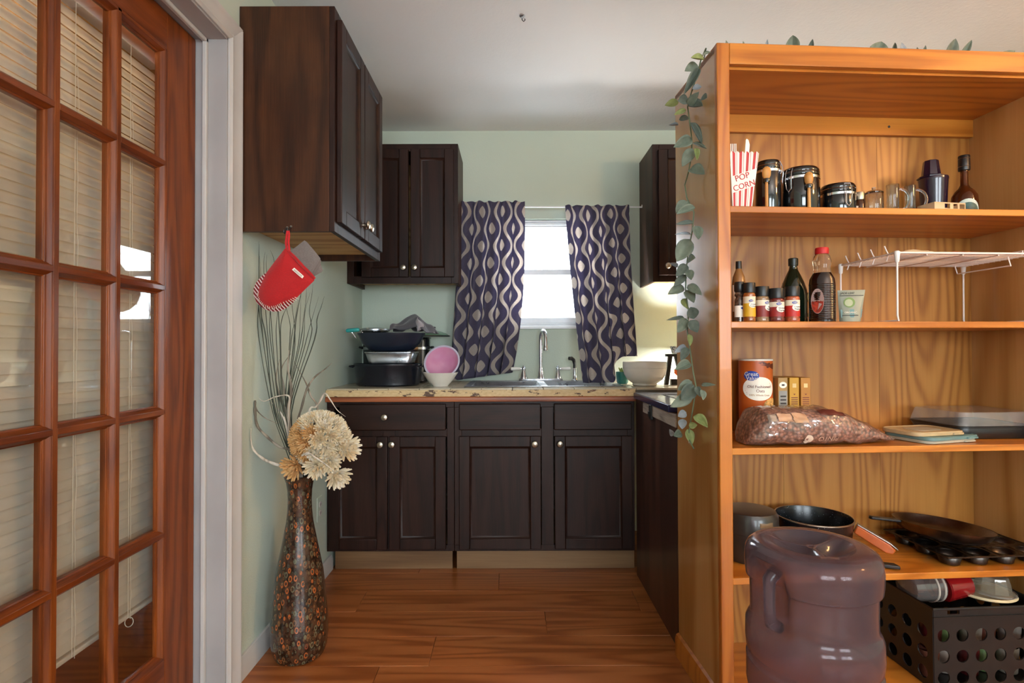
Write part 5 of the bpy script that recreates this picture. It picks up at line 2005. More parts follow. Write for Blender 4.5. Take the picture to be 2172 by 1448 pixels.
o, w2, h2_ = tea_box(1649, 1671, 803, .205, 'narrow tan carton with an oval mark beside the oats', '#a5824a', 1)
patch(circ(w2 * .80, 22, 0, h2_ - .025, 1, .8), M_PAPER, o, None, .0006)
patch(circ(w2 * .35, 14, 0, h2_ - .025, 1, .5), M_INK, o, None, .0012)
patch([(-w2 * .85, .02), (w2 * .85, .02), (w2 * .85, h2_ - .045), (-w2 * .85, h2_ - .045)], plain('grey_print', '#8d8b86', .5), o, None, .0006)
for k in range(4):
    patch([(-w2 * .6, h2_ - .066 - k * .012), (w2 * .6, h2_ - .066 - k * .012), (w2 * .6, h2_ - .061 - k * .012), (-w2 * .6, h2_ - .061 - k * .012)], M_INK, o, None, .0011, rings=1)
for (a, b, c, lab) in ((1673, 1695, '#b98a22', 'narrow yellow carton in the middle of the three'), (1697, 1719, '#ad7426', 'narrow orange yellow carton at the right of the three')):
    o, w2, h2_ = tea_box(a, b, 803, .205, lab, c, 2)
    patch([(-w2 * .4, h2_ - .034), (w2 * .4, h2_ - .034), (w2 * .4, h2_ - .020), (-w2 * .4, h2_ - .020)], plain('pale_print', '#d8bd83', .5), o, None, .0006)
    patch([(-w2 * .25, h2_ - .055), (0, h2_ - .060), (w2 * .25, h2_ - .055)], M_BROWNP, o, None, .0006)
    for k in range(4):
        patch([(-w2 * .7, h2_ - .070 - k * .007), (w2 * .7, h2_ - .070 - k * .007), (w2 * .7, h2_ - .067 - k * .007), (-w2 * .7, h2_ - .067 - k * .007)], M_BROWNP, o, None, .0006, rings=1)

# bag of beans
bn = on_shelf('bean_bag', 'large clear plastic bag of brown pink pinto beans', 'bag', 1575, .095, S3)
wL = bw(1868, .115) - bw(1575, .095) + .012


def bagf(infl=0.0, wr=0.0, seed=0):
    def fn(u, v):
        # u along the bag, v round it
        a = 2 * PI * v
        env = (min(1, u / .10) ** .5) * (1 - max(0, (u - .50) / .5) ** 1.5)
        env = max(.03, env)
        hy, hz = .088 * (.35 + .65 * env), .056 * env
        c_, s_ = math.cos(a), math.sin(a)
        y = hy * math.copysign(abs(c_) ** .8, c_)
        z = hz * math.copysign(abs(s_) ** .75, s_) + hz * 1.0
        k = .0055 * noise.noise(Vector((u * 9, math.cos(a) * 2.2, math.sin(a) * 2.2 + seed)))
        k += wr * noise.noise(Vector((u * 30 + s_ * 4, c_ * 5, s_ * 6 + seed)))
        y += c_ * (k + infl)
        z += s_ * (k + infl)
        x = -.012 + u * wL + .015 * (u - .5) * 0
        return (x, y - .01 - .01 * u + .02 * u * u, max(.0015, z + .030 * max(0, u - .72)))
    return fn


t_ = NT('pinto_beans')
vo = t_.node('ShaderNodeTexVoronoi')
t_.link(t_.coord(rand=False), vo.inputs['Vector'])
vo.inputs['Scale'].default_value = 95.0
M_BEAN = t_.set(color=t_.mix(t_.ramp(vo.outputs['Distance'], [(.25, (0, 0, 0)), (.75, (1, 1, 1))]), t_.ramp(vo.outputs['Color'], [(0, '#9c6a58'), (.5, '#bd8d78'), (1, '#8c5a4a')]), '#4a2c24'), rough=.5)
t_.bump(t_.math('SUBTRACT', 1.0, vo.outputs['Distance']), .9, .006)
m = MB().sheet(bagf(-.0025, 0, 3), 60, 40, wrap=False)
m.build('beans', M_BEAN, bn, angle=85, kind='stuff', fix=True)
m = MB().sheet(bagf(.0022, .0052, 3), 90, 64)
m.build('plastic_film', film('bag_film', (.95, .90, .88), .10, .12, .8, .13, '#d9b8aa'), bn, angle=85, fix=True)
fe = bagf(.003, 0, 3)


def bag_pt(u, v, off=.003):
    f_ = bagf(off, .0052, 3)
    return Vector(f_(u, v))


def bag_print(u0, u1, v0, v1, mat, name='label_print', off=.0036, nu=8, nv=6, shape=None):
    m = MB()
    if shape == 'disc':
        pts_ = [bag_pt((u0 + u1) / 2 + (u1 - u0) / 2 * math.cos(a), (v0 + v1) / 2 + (v1 - v0) / 2 * math.sin(a), off) for a in [k * 2 * PI / 20 for k in range(20)]] + [bag_pt((u0 + u1) / 2, (v0 + v1) / 2, off)]
        m.add(pts_, [(k, (k + 1) % 20, 20) for k in range(20)])
    else:
        m.sheet(lambda u, v: bag_pt(u0 + (u1 - u0) * u, v0 + (v1 - v0) * v, off), nu, nv)
    return m.build(name, mat, bn, fix=False, angle=85)


# v: .5 is the side facing the room, .25 the crown, .75 the underside
bag_print(.09, .14, .385, .455, plain('faint_grey_print', '#8f7f72', .4), 'barcode')
bag_print(.15, .24, .385, .455, plain('faint_tan_print', '#b58f74', .4))
bag_print(.25, .34, .375, .465, plain('faint_tan_panel', '#b08a6c', .4))
bag_print(.44, .60, .33, .40, plain('dark_brown_logo', '#5a2a22', .4), 'logo_print')
bag_print(.315, .375, .535, .625, plain('cream_disc', '#e3cdb6', .45), 'weight_disc', shape='disc')


def bag_text(body, u, v, size, mat, flip=True, off=.0044):
    cu = D.curves.new('lettering', 'FONT')
    cu.body = body
    cu.size = size
    cu.align_x = 'CENTER'
    cu.align_y = 'CENTER'
    cu.resolution_u = 3
    tmp = D.objects.new('lettering', cu)
    COL.objects.link(tmp)
    me = D.meshes.new_from_object(tmp)
    D.objects.remove(tmp)
    sg = -1 if flip else 1
    for q in me.vertices:
        du = sg * q.co.x / wL
        dv = -sg * q.co.y / .33
        q.co = bag_pt(u + du, v + dv, off)
    me.materials.clear()
    me.materials.append(mat)
    put('lettering', me, bn)


bag_text('12', .345, .585, .022, M_BROWNP)
bag_text('PINTO', .475, .572, .022, plain('tan_bag_print', '#c09a84', .45))
MB().tube([bag_pt(1.0, k / 12, .001) for k in range(12)], .0016, 6, closed=True).build('seal', M_CLEAR, bn)


# stack of lids
def lid(label, px, d, z, w, dp, mat, rz, cat='lid', h=.009):
    o = on_shelf('food_container_lid', label, cat, px, d, z, rz, 'food container lids on the third shelf')
    MB().prism(rrect(w, dp, .03, 6), 0, h, 'z').build('plate', mat, o, bev=.002)
    rimm = MB()
    rr_ = [Vector((a, b, h - .001)) for a, b in rrect(w - .004, dp - .004, .03, 6)]
    rimm.tube(rr_, .0028, 6, closed=True)
    rimm.build('rim', mat, o)
    MB().prism(rrect(w * .22, .018, .006, 4, w * .30, -dp / 2 + .004), h * .2, h * .7, 'z').build('tab', mat, o)
    return o


M_LIDC = plain('cloudy_clear_lid', '#a9a08c', .25, var=.04)
M_LIDT = plain('pale_teal_lid', '#5f7d7c', .35, var=.05)
M_LIDW = plain('cream_clear_lid', '#b79f78', .25, var=.08)
lid('cloudy clear container lid at the bottom of the lid stack', 1966, .115, S3, .215, .165, M_LIDC, 12)
lid('pale teal container lid in the middle of the stack', 1970, .112, S3 + .0095, .225, .165, M_LIDT, 14, h=.010)
o = lid('cream tinted clear lid on top of the lid stack', 1953, .118, S3 + .020, .200, .140, M_LIDW, 10, h=.012)
MB().prism(rrect(.10, .07, .02, 5), .0121, .0135, 'z').build('raised_panel', M_LIDC, o, bev=.001)
tk = thing('takeaway_box', 'black plastic takeaway container with a clear lid at the right of the shelf', 'container', bk(.972, .190, S3 + .001), BT)
WB = .275


def tray(m, w0_, d0_, z0_, w1_, d1_, z1_, th=.0015, M=None):
    a, b = rrect(w0_, d0_, .025, 5), rrect(w1_, d1_, .03, 5)
    n_ = len(a)
    m.add([(p[0], p[1], z0_) for p in a] + [(p[0], p[1], z1_) for p in b], [tuple(range(n_ - 1, -1, -1))] + [(i, (i + 1) % n_, n_ + (i + 1) % n_, n_ + i) for i in range(n_)], M)
    return m


tray(MB(), WB - .03, .185, .0015, WB, .225, .040).build('tray', M_BLACK, tk, solid=.002)
MB().tube([Vector((a, b, .041)) for a, b in rrect(WB, .225, .03, 5)], .003, 6, closed=True).build('tray_rim', M_BLACK, tk)
m = MB()
a, b = rrect(WB + .002, .227, .03, 5), rrect(WB - .02, .205, .028, 5)
n_ = len(a)
m.add([(p[0], p[1], .0445) for p in a] + [(p[0], p[1], .088) for p in b], [tuple(range(n_, 2 * n_))] + [(i, (i + 1) % n_, n_ + (i + 1) % n_, n_ + i) for i in range(n_)])
m.build('clear_lid', M_CLEAR, tk, bev=.002)

# ---- fourth shelf
gp_ = on_shelf('grey_pot', 'dark grey covered pot with a riveted bracket at the left of the lower shelf', 'pot', 1586, .165, S4)
r, h = .088, bz(1078, 1600, .165) - S4
M_GPOT = plain('dark_grey_enamel', '#2c2a28', .3, var=.08, coat=.2)
MB().lathe([(0, 0), (r * .90, 0), (r, .012), (r * 1.01, h * .58), (0, h * .58)], 44).build('body', M_GPOT, gp_)
MB().lathe([(0, h * .585), (r * 1.02, h * .585), (r * 1.02, h * .62), (r * 1.0, h * .9), (r * .92, h * .98), (r * .75, h), (0, h)], 44).build('lid', M_GPOT, gp_)
patch([(-.01, h * .76), (.035, h * .76), (.035, h * .86), (-.01, h * .86)], plain('tan_worn_label', '#6b563c', .35, var=.2), gp_, r * 1.01, .0012)
bkm = MB().prism(rrect(.046, .012, .005, 4, .040, h * .52), -.004, 0, 'y', T(0, -r * .955, 0) @ RZ(22)).build('bracket', M_STEEL, gp_)
for x_ in (.024, .056):
    MB().lathe([(0, 0), (.0045, 0), (.003, .003), (0, .0035)], 12, T(0, -r * .955, 0) @ RZ(22) @ T(x_, -.004, h * .52) @ RX(90)).build('rivet', M_NICKEL, bkm)
sp_ = on_shelf('speckled_pan', 'large black speckled deep pan behind the water jug', 'pan', 1722, .172, S4)
r, h = .118, .128
MB().lathe([(0, 0), (r * .80, 0), (r * .88, .008), (r * .97, h - .012), (r, h), (r * .975, h), (r * .94, h - .014), (r * .85, .014), (0, .010)], 56, close=False).build('body', M_BLKSPEC, sp_)
MB().lathe([(r * .972, h + .0005), (r * 1.004, h + .0005), (r * 1.004, h - .003)], 56, close=False).build('rim', M_NICKEL, sp_)
M_COPPER = plain('copper_orange_enamel', '#a8501c', .28, var=.08, coat=.3)
# handle pointing to the right and the room
ha = R(-28)
q = RZ(-30) @ T(r + .001, 0, h - .022)
MB().prism([(0, -.018), (.10, -.034), (.118, -.028), (.12, -.012), (.10, -.002), (0, .010)], -.012, .012, 'y', q @ RY(22)).build('handle', M_COPPER, sp_, bev=.004, label='copper orange pan handle')
MB().prism([(0, .0105), (.10, -.0015), (.124, -.0085), (.124, -.006), (.10, .002), (0, .014)], -.0125, .0125, 'y', q @ RY(22)).build('handle_trim', M_STEEL, sp_, bev=.001)

mf = on_shelf('muffin_tin', 'dark metal muffin tin lying under the frying pan', 'muffin tin', 2005, .022, S4)
MF = metal('dark_tin', '#4a4440', .35, .15)
mw, md_ = .36, .268
nxm, nym = 4, 3
m = MB()
cwx, cwy = mw / nxm, md_ / nym
ZM = .034
rc_ = .034


def holed_cell(m, x0, x1, y0, y1, z, r, n=16, M=None, axis='z'):
    cx, cy = (x0 + x1) / 2, (y0 + y1) / 2
    V = []
    for k in range(n):
        a = 2 * PI * k / n + PI / n
        V.append((cx + r * math.cos(a), cy + r * math.sin(a)))
    for k in range(n):
        a = 2 * PI * k / n + PI / n
        c_, s_ = math.cos(a), math.sin(a)
        f_ = min((x1 - x0) / 2 / max(1e-6, abs(c_)), (y1 - y0) / 2 / max(1e-6, abs(s_)))
        V.append((cx + f_ * c_, cy + f_ * s_))
    P_ = [(a, b, z) if axis == 'z' else ((a, z, b) if axis == 'y' else (z, a, b)) for a, b in V]
    Fc = [(k, (k + 1) % n, n + (k + 1) % n, n + k) for k in range(n)]
    # corners
    base = len(P_)
    for sx, sy in ((1, 1), (-1, 1), (-1, -1), (1, -1)):
        c2 = (cx + sx * (x1 - x0) / 2, cy + sy * (y1 - y0) / 2)
        P_.append((c2[0], c2[1], z) if axis == 'z' else ((c2[0], z, c2[1]) if axis == 'y' else (z, c2[0], c2[1])))
    q_ = n // 4
    for i in range(4):
        k = i * q_ + q_ // 2 - 1
        Fc.append((n + k, n + (k + 1) % n, base + i))
    m.add(P_, Fc, M)


for i in range(nxm):
    for k in range(nym):
        holed_cell(m, i * cwx, (i + 1) * cwx, k * cwy, (k + 1) * cwy, ZM, rc_)
m.build('plate', MF, mf, solid=.0012)
MB().tube([(0, 0, ZM), (mw, 0, ZM), (mw, md_, ZM), (0, md_, ZM)], .0022, 6, closed=True).build('rolled_edge', MF, mf)
cm = MB().lathe([(rc_, 0), (rc_ * .78, -.031), (0, -.032)], 24, close=False).mesh('cup', MF)
for i in range(nxm):
    for k in range(nym):
        o = put('cup', cm, mf, solid=.001)
        o.location = ((i + .5) * cwx, (k + .5) * cwy, ZM)
fp = on_shelf('frying_pan', 'worn metal frying pan resting tilted on the muffin tin', 'pan', 1992, .165, S4 + .0385)
fp.rotation_euler = (R(-2), R(5.5), BT)
M_WORN = metal('worn_dark_pan', '#6f6258', .34, .3)
r, h = .140, .040
MB().lathe([(0, .012), (r * .66, .012), (r * .74, .015), (r * .9, .028), (r * 1.0, h + .012), (r * 1.01, h + .0135), (r * .985, h + .0125), (r * .88, .031), (r * .72, .0185), (0, .0165)], 56, close=False).build('body', M_WORN, fp)
MB().prism([(0, -.012), (.06, -.010), (.095, -.011), (.10, 0), (.095, .011), (.06, .010), (0, .012)], .044, .054, 'z', RZ(172) @ T(r * .985, 0, 0)).build('handle', M_BLACK, fp, bev=.003)
ts = on_shelf('kitchen_turner', 'black turner with its flat handle sticking out beside the water jug', 'turner', 1899, .034, S4, -24)
MB().prism([(.004, -.014), (-.006, .014), (-.075, .010), (-.075, -.010)], .002, .014, 'z').build('handle', M_BLACK, ts, bev=.003)
MB().prism([(-.075, -.010), (-.075, .010), (-.09, .02), (-.15, .022), (-.15, -.022), (-.09, -.02)], .004, .0065, 'z').build('blade', M_BLACK, ts, bev=.001)

# ---- crate on the bottom shelf
ck = on_shelf('storage_crate', 'black plastic storage crate with round holes on the bottom shelf', 'crate', 1972, .032, SB + .001)
M_CRATE = plain('black_crate_plastic', '#161312', .42, var=.1)
cw, cd, chh = .375, .268, .250
P_ = .0625


def crate_panel(axis, pos, L, name):
    m = MB()
    ncol = int(L / P_)
    off = (L - ncol * P_) / 2
    z0 = .006
    for r_ in range(3):
        za = z0 + r_ * .065
        for k in range(ncol):
            holed_cell(m, off + k * P_, off + (k + 1) * P_, za, za + .065, pos, .0200, 16, axis=axis)

    def rect(a, b, c, d):
        V = [(a, c), (b, c), (b, d), (a, d)]
        m.add([(p, pos, q2) if axis == 'y' else (pos, p, q2) for p, q2 in V], [(0, 1, 2, 3)])
    zt_ = z0 + 3 * .065
    rect(0, off, z0, zt_)
    rect(L - off, L, z0, zt_)
    rect(0, L, 0, z0)
    if axis == 'y':
        rect(0, .045, zt_, chh)
        rect(.045, .085, zt_, chh - .016)
        rect(.085, L, zt_, chh)
    else:
        rect(0, L, zt_, chh)
    m.build(name, M_CRATE, ck, solid=.004, smooth=False)


crate_panel('y', 0, cw, 'front_wall')
crate_panel('y', cd, cw, 'back_wall')
crate_panel('x', 0, cd, 'side_wall')
crate_panel('x', cw, cd, 'side_wall')
MB().box(0, cw, 0, cd, 0, .004).build('base', M_CRATE, ck)
MB().tube([(0, 0, chh), (cw, 0, chh), (cw, cd, chh), (0, cd, chh)], .0048, 8, closed=True).build('rim', M_CRATE, ck)
MB().box(-.003, cw + .003, -.006, 0, chh - .026, chh - .022).build('rib', M_CRATE, ck)
co = PM[ck]


def in_crate(name, label, cat, x, y, z, rz=0, rot=None):
    p = co @ Vector((x, y, z))
    return thing(name, label, cat, p, BT + R(rz), 'things heaped in the crate') if rot is None else thing(name, label, cat, p, 0, 'things heaped in the crate', rot=rot)


cup_prof = [(0, 0), (.030, 0), (.033, .003), (.043, .105), (.046, .108), (.044, .110), (.040, .104), (.030, .006), (0, .005)]
M_REDP = plain('translucent_red_plastic', '#8c1216', .2, var=.06, coat=.5)
M_SMOKE = film('smoky_clear_plastic', (.72, .66, .64), .06, .08, .1, .3, '#8d8480')
o = in_crate('plastic_tub', 'smoky clear plastic tub with white rings lying in the crate', 'tub', .062, .12, chh + .022, rot=(0, R(88), BT))
MB().lathe([(0, -.055), (.040, -.055), (.048, -.05), (.052, .05), (.050, .052), (.046, -.046), (0, -.050)], 32, close=False).build('body', M_SMOKE, o)
for z in (.018, .040):
    MB().lathe([(.0515, z), (.0535, z + .001), (.0535, z + .006), (.0515, z + .007)], 32, close=False).build('ring', plain('dull_white_ring', '#b5a99c', .5), o)
o = in_crate('red_cup', 'translucent red plastic cup lying on its side in the crate', 'cup', .128, .115, chh + .018, rot=(0, R(84), BT))
MB().lathe([(0, 0), (.044, 0), (.048, .004), (.041, .08), (.039, .085), (.037, .08), (.043, .006), (0, .005)], 32, close=False).build('body', M_REDP, o)
for k, (x, y, z, rz, lab) in enumerate(((.282, .085, chh + .010, 8, 'clear deli container upside down in the crate beside the red cup'), (.325, .205, chh + .014, -6, 'clear deli container upside down behind the first one'))):
    o = in_crate('deli_container', lab, 'container', x, y, z, rz)
    MB().lathe([(.058, 0), (.058, .004), (.050, .006), (.046, .03), (.040, .052), (.036, .054), (0, .054)], 8, close=False).build('cup', film('deli_plastic', (.86, .84, .80), .06, .06, .1, .25, '#c7bfae'), o, angle=25)
    MB().lathe([(.056, 0), (.062, .001), (.062, .005), (.056, .006)], 28, close=False).build('rim', M_CLEAR, o)
o = in_crate('cream_container_cover', 'cream plastic lid lying under the clear deli containers', 'lid', .275, .115, chh - .004, 0)
MB().lathe([(0, 0), (.085, 0), (.09, .004), (.085, .010), (.078, .006), (0, .006)], 32).build('disc', plain('cream_plastic', '#c9b994', .4), o)
cols = [('#6b3a2c', 'brown cup'), ('#8a8078', 'grey cup'), ('#4a1416', 'dark red cup'), ('#5f7a4a', 'green striped cup'), ('#7d7266', 'taupe cup')]
for k, (c, nm) in enumerate(cols):
    for lv in range(2):
        o = in_crate('plastic_cup', '%s seen through the %s holes of the crate' % (nm, ('lower', 'upper')[lv]), 'cup', .045 + k * .068 + lv * .01, .075 + .02 * (k % 2), .006 + lv * .088, 0)
        cc = cols[(k + lv * 2) % 5][0]
        MB().lathe([(0, 0), (.026, 0), (.028, .003), (.032, .08), (.030, .084), (.026, .01), (0, .009)], 24, close=False).build('body', plain('cup_' + cc[1:], cc, .3, var=.15), o)

# ================================================================== goods on the worktop
WT = .9125


def at_top(name, label, cat, px, Y, z=WT, rz=0, group=None):
    return thing(name, label, cat, (wx(px, Y), Y, z), R(rz), group)


M_ENAM = speckle('navy_black_enamel', '#10131c', '#3a3f4a', .25, 220.0, .10)
rs = at_top('roasting_pan', 'black speckled oval roasting pan at the bottom of the cookware stack', 'roaster', 823, 2.90, group='cookware stack on the worktop')
MB().lathe([(0, 0), (.155, 0), (.168, .008), (.176, .10), (.182, .106), (.182, .116), (.178, .118), (.172, .108), (.162, .010), (0, .008)], 56, sy=.66, close=False).build('body', M_ENAM, rs)
for sg in (-1, 1):
    MB().tube([(sg * .176, -.035, .10), (sg * .196, -.03, .104), (sg * .2, 0, .105), (sg * .196, .03, .104), (sg * .176, .035, .10)], .005, 8).build('handle', M_ENAM, rs)
cp_ = at_top('cake_pan', 'shiny silver rectangular cake pan resting in the roasting pan', 'baking pan', 832, 2.90, WT + .121, 0, 'cookware stack on the worktop')
tray(MB(), .22, .15, .0, .255, .175, .055).build('body', M_STEEL, cp_, solid=.0015)
MB().tube([Vector((a, b, .056)) for a, b in rrect(.258, .178, .03, 5)], .0032, 6, closed=True).build('rim', M_STEEL, cp_)
wk = at_top('dark_wok', 'dark blue black rounded pan sitting on the silver cake pan', 'pan', 830, 2.90, WT + .181, 0, 'cookware stack on the worktop')
MB().lathe([(0, 0), (.09, 0), (.12, .012), (.155, .045), (.175, .085), (.180, .092), (.182, .099), (.177, .098), (.168, .083), (.148, .046), (.09, .010), (0, .006)], 56, sy=.62, close=False).build('body', plain('blue_black_nonstick', '#1a2130', .3, var=.08), wk)
tq = plain('turquoise_silicone', '#2f9a97', .45)
MB().tube([(-.175, -.045, .072), (-.19, -.06, .098), (-.20, -.06, .112)], .0028, 8).build('bail_wire', M_CHROME, wk)
MB().tube([(-.120, -.060, .065), (-.135, -.066, .10), (-.150, -.064, .114)], .0028, 8).build('bail_wire', M_CHROME, wk)
MB().tube([(-.222, -.062, .110), (-.215, -.062, .111), (-.16, -.064, .115), (-.153, -.064, .1155)], [.007, .0105, .0105, .008], 12).build('bail_grip', tq, wk, label='turquoise silicone grip')
bp = at_top('stock_pot', 'tall black stock pot standing at the back of the cookware stack', 'pot', 842, 3.175, group='cookware stack on the worktop')
MB().lathe([(0, 0), (.165, 0), (.178, .012), (.18, .25), (.186, .256), (.182, .262), (.174, .252), (.17, .014), (0, .010)], 56, sx=1.08, sy=.80, close=False).build('body', plain('black_enamel', '#0e1015', .2, coat=.3), bp)
MB().lathe([(.181, .19), (.184, .192), (.184, .205), (.181, .207)], 56, sx=1.08, sy=.80, close=False).build('chrome_band', M_CHROME, bp)
for sg in (-1, 1):
    MB().tube([(sg * .192, -.04, .20), (sg * .208, -.035, .205), (sg * .212, 0, .206), (sg * .208, .035, .205), (sg * .192, .04, .20)], .006, 8).build('handle', M_BLACK, bp)
sp2 = at_top('sauce_pot', 'small black pot with a silver rimmed lid inside the stock pot', 'pot', 795, 3.15, WT + .264, 0, 'cookware stack on the worktop')
MB().lathe([(0, 0), (.074, 0), (.078, .006), (.079, .034), (0, .034)], 36).build('body', M_BLKGLOSS, sp2)
MB().lathe([(0, .0345), (.083, .0345), (.084, .038), (.083, .046), (.06, .053), (0, .057)], 36).build('lid', M_STEEL, sp2)
gl_ = at_top('glass_pot_cover', 'greenish glass pot lid with a black knob leaning behind the grey towel', 'lid', 918, 3.18, WT + .27, 0, 'cookware stack on the worktop')
MB().lathe([(.10, 0), (.085, .012), (.05, .026), (.012, .032), (0, .032)], 36, close=False).build('dome', film('green_glass', (.75, .88, .80), .05, .02, 0, .12, '#7fae92'), gl_)
MB().lathe([(.099, -.003), (.103, 0), (.099, .003)], 36, close=False).build('rim', M_STEEL, gl_)
MB().lathe([(0, .032), (.008, .032), (.008, .04), (.018, .046), (.016, .054), (0, .056)], 20).build('knob', M_BLACK, gl_)
# grey towel heaped on the pans
tw = at_top('dish_towel', 'grey dish towel heaped on top of the cookware stack', 'towel', 878, 2.95, WT + .291, 0)


def towf(u, v):
    a = (u - .5) * 2
    b = (v - .5) * 2
    r_ = math.sqrt(a * a + b * b)
    z = .070 * max(0, 1 - r_ ** 2 * .8) ** .8 + .020 * noise.noise(Vector((u * 4.0, v * 4.5, 2.3))) + .012 * math.sin(u * 11 + v * 5)
    z -= .055 * max(0, a - .35) ** 1.2
    return (a * .120 + .015 * noise.noise(Vector((u * 3, v * 3, 9))), b * .085 + .01 * math.sin(u * 7), max(.001 if a < .7 else -.01, z))


MB().sheet(towf, 34, 26).build('cloth', mcol('grey_dish_cloth', '#4b484d'), tw, solid=.004, angle=80, fix=False)
MB().sheet(lambda u, v: ((.035 + .045 * math.sin(PI * v) * (u - .3)), -.078 - .02 * math.sin(PI * u), .005 + .065 * v - .01 * u), 10, 10).build('fold', mcol('pale_grey_cloth', '#8d878a'), tw, solid=.003, angle=80, fix=False)

# bowls
wbw = at_top('white_bowl', 'white flared bowl standing on the tiles beside the roasting pan', 'bowl', 934, 2.84)
r = .5 * 76 / F_PX * 2.84
h = .072
MB().lathe([(0, 0), (r * .42, 0), (r * .44, .004), (r * .70, h * .42), (r * .97, h * .95), (r, h), (r * .97, h), (r * .66, h * .42), (r * .40, .008), (0, .007)], 48, close=False).build('body', M_PORC, wbw)
pk = at_top('pink_bowl', 'pink and white plastic bowl tilted inside the white bowl', 'bowl', 938, 2.842, WT + .124)
pk.rotation_euler = (R(62), R(-14), 0)
rp = .093
MB().lathe([(0, -.040), (rp * .5, -.038), (rp * .78, -.022), (rp * .95, .004), (rp * .94, .005), (rp * .74, -.018), (rp * .45, -.033), (0, -.035)], 44, close=False).build('body', thinlit('pink_plastic', lambda t: t.ramp(t.noise(t.coord(), 12.0), [(.3, '#d98db4'), (.7, '#e6a9c6')]), .25, .35), pk)
MB().lathe([(rp * .95, .0045), (rp * 1.02, .006), (rp * 1.03, .010), (rp * .95, .012), (rp * .92, .008)], 44, close=False).build('rim', thinlit('white_rim_plastic', lambda t: t.ramp(t.noise(t.coord(), 12.0), [(.3, '#d5cfe0'), (.7, '#e2dcea')]), .3, .3), pk)
cb_ = at_top('ceramic_bowl', 'big white round ceramic bowl on the right of the sink', 'bowl', 1367, 2.84)
r = .5 * 91 / F_PX * 2.84
h = .124
MB().lathe([(0, 0), (r * .52, 0), (r * .56, .005), (r * .55, .012), (r * .80, .032), (r * .95, .060), (r * 1.0, .092), (r * .985, .093), (r * 1.0, .096), (r * 1.0, h - .003), (r * .985, h), (r * .95, h - .003), (r * .93, .09), (r * .75, .04), (r * .5, .018), (0, .016)], 56, close=False).build('body', M_PORC, cb_)
tp = at_top('teal_pot', 'small teal pot with a tiny plant between the right curtain and the bowl', 'plant pot', 1320, 2.985)
MB().lathe([(0, 0), (.026, 0), (.032, .01), (.036, .05), (.036, .066), (.032, .066), (.030, .056), (0, .055)], 28, close=False).build('pot', plain('teal_glaze', '#1c6a62', .25, coat=.3), tp)
pl = MB()
for k in range(9):
    a = k * 2.4
    pl.tube([(0, 0, .055), (.012 * math.cos(a), .012 * math.sin(a), .072), (.022 * math.cos(a), .022 * math.sin(a), .082 + .006 * (k % 3))], [.004, .006, .002], 6)
pl.build('succulent', plain('yellow_green_leaf', '#9aa658', .6), tp)
MB().lathe([(0, 0), (.007, 0), (.006, .008), (0, .010)], 10, T(.004, -.006, .082)).build('blossom', M_PORC, tp)
# black A frame rack with a patterned trivet and an orange flower
af = at_top('tile_easel', 'black wooden A frame holder beside the white bowl', 'holder', 1430, 2.90)
M_BLKW = plain('black_stained_wood', '#15120f', .5, var=.1)
MB().prism([(-.054, 0), (-.034, 0), (-.012, .150), (-.032, .150)], -.012, .012, 'y').build('leg', M_BLKW, af, bev=.001)
MB().prism([(.034, 0), (.054, 0), (.020, .150), (.0, .150)], -.012, .012, 'y').build('leg', M_BLKW, af, bev=.001)
MB().box(-.045, .045, -.016, .016, .150, .164).build('top_bar', M_BLKW, af, bev=.001)
MB().box(-.02, .04, -.014, .014, 0, .03).build('foot', M_BLKW, af, bev=.001)
o = thing('patterned_trivet', 'blue and white patterned napkin bundle on the black holder', 'napkin', (wx(1440, 2.90), 2.90, WT + .165))
MB().prism([(-.035, 0), (.05, 0), (.055, .04), (-.045, .04)], -.012, .012, 'y').build('cloth', speckle('blue_white_pattern', '#d5d9dd', '#27303c', .7, 160.0, .42), o, bev=.003)
o = thing('orange_flower', 'orange artificial flower in front of the black holder', 'flower', (wx(1437, 2.87), 2.872, WT))
MB().tube([(0, 0, 0), (.002, 0, .03), (0, 0, .068)], .002, 6).build('stem', M_STEMG, o)
fm = MB()
for k in range(7):
    a = k * 2 * PI / 7
    fm.lathe([(0, -.003), (.008, -.002), (.011, .001), (.007, .003), (0, .0035)], 10, T(.010 * math.cos(a), -.004, .072 + .012 * math.sin(a)) @ RX(80))
fm.build('petals', plain('orange_petal', '#e0641c', .6), o)

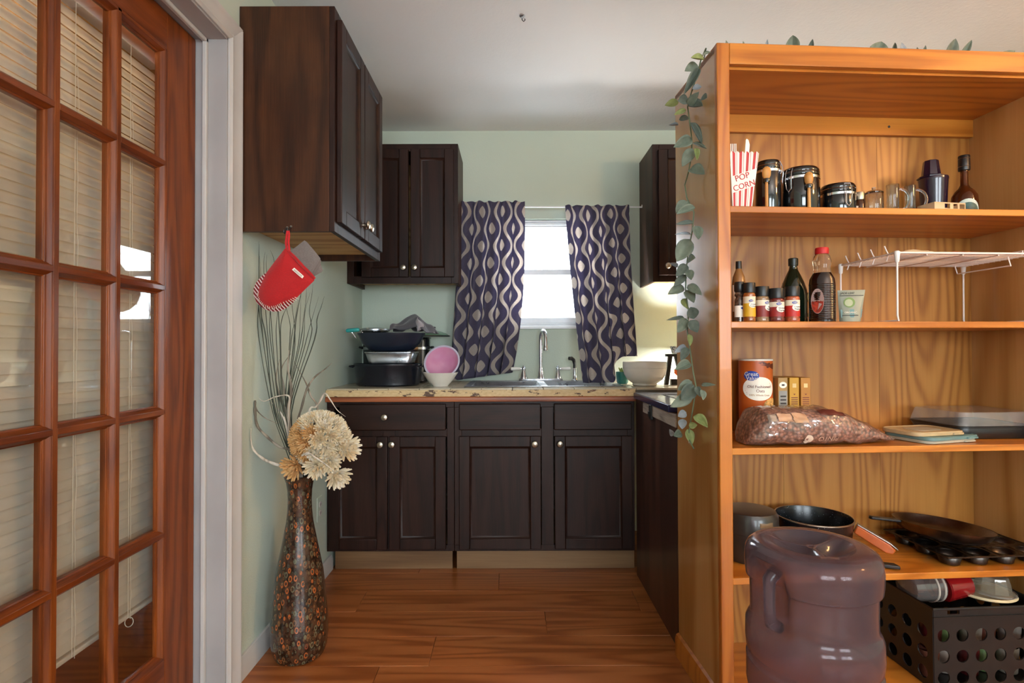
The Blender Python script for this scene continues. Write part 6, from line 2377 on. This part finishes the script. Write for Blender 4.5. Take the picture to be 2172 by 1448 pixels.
# table lamp behind the bookcase, beside the back wall
lp_ = thing('table_lamp', 'small table lamp with a white box shade on the worktop behind the bookcase', 'lamp', (1.085, 3.10, WT))
MB().lathe([(0, 0), (.055, 0), (.06, .008), (.05, .018), (.022, .03), (.03, .06), (.034, .09), (.022, .13), (.012, .15), (.010, .18), (0, .18)], 32).build('base', M_PORC, lp_)
m = MB()
sh0, sh1 = .105, .095
V = [(-sh0, -sh0, .19), (sh0, -sh0, .19), (sh0, sh0, .19), (-sh0, sh0, .19), (-sh1, -sh1, .345), (sh1, -sh1, .345), (sh1, sh1, .345), (-sh1, sh1, .345)]
m.add(V, [(i, (i + 1) % 4, 4 + (i + 1) % 4, 4 + i) for i in range(4)])
m.build('shade', thinlit('linen_shade', lambda t: t.ramp(t.noise(t.coord(), 60.0), [(.3, '#d9d2c0'), (.7, '#e6dfcf')]), .5, .9), lp_, solid=.001, smooth=False)
MB().lathe([(0, .18), (.012, .18), (.014, .20), (.028, .225), (.030, .245), (.02, .268), (0, .275)], 20).build('bulb', emit('warm_bulb', '#fffaf4', 560.0), lp_)

# ================================================================== lamps out of view
# warm lamp hanging in the dining area to the right of the camera
dl = thing('pendant_lamp', 'warm glass globe pendant lamp hanging in the dining area', 'lamp', (2.65, .55, CEIL))
MB().lathe([(0, 0), (.06, 0), (.06, -.01), (.03, -.025), (0, -.025)], 24).build('canopy', M_NICKEL, dl)
MB().tube([(0, 0, -.02), (0, 0, -.20)], .006, 8).build('stem', M_NICKEL, dl)
MB().lathe([(.03, -.19), (.05, -.2), (.085, -.24), (.10, -.29), (.09, -.34), (.06, -.375), (0, -.39)], 28).build('globe', emit('pendant_glow', '#ffbf7a', 125.0), dl)

# added uplighter behind the camera, no known source, to brighten the ceiling
tl_ = thing('added_uplight', 'added unseen uplighter behind the camera that brightens the ceiling', 'lamp', (1.5, -.9, 0))
MB().lathe([(0, 0), (.13, 0), (.13, .012), (.04, .03), (.015, .04), (0, .04)], 32).build('base', M_BLACK, tl_)
MB().tube([(0, 0, .03), (0, 0, 1.70)], .012, 12).build('pole', M_BLACK, tl_)
MB().lathe([(.02, 1.69), (.08, 1.72), (.13, 1.77), (.16, 1.83), (.157, 1.832), (.126, 1.775), (.078, 1.728), (.02, 1.70)], 36, close=False).build('shade', M_NICKEL, tl_)
MB().lathe([(0, 1.71), (.02, 1.72), (.04, 1.75), (.04, 1.775), (.02, 1.80), (0, 1.805)], 20).build('bulb', emit('added_uplight_bulb', '#fff0e2', 1500.0), tl_)
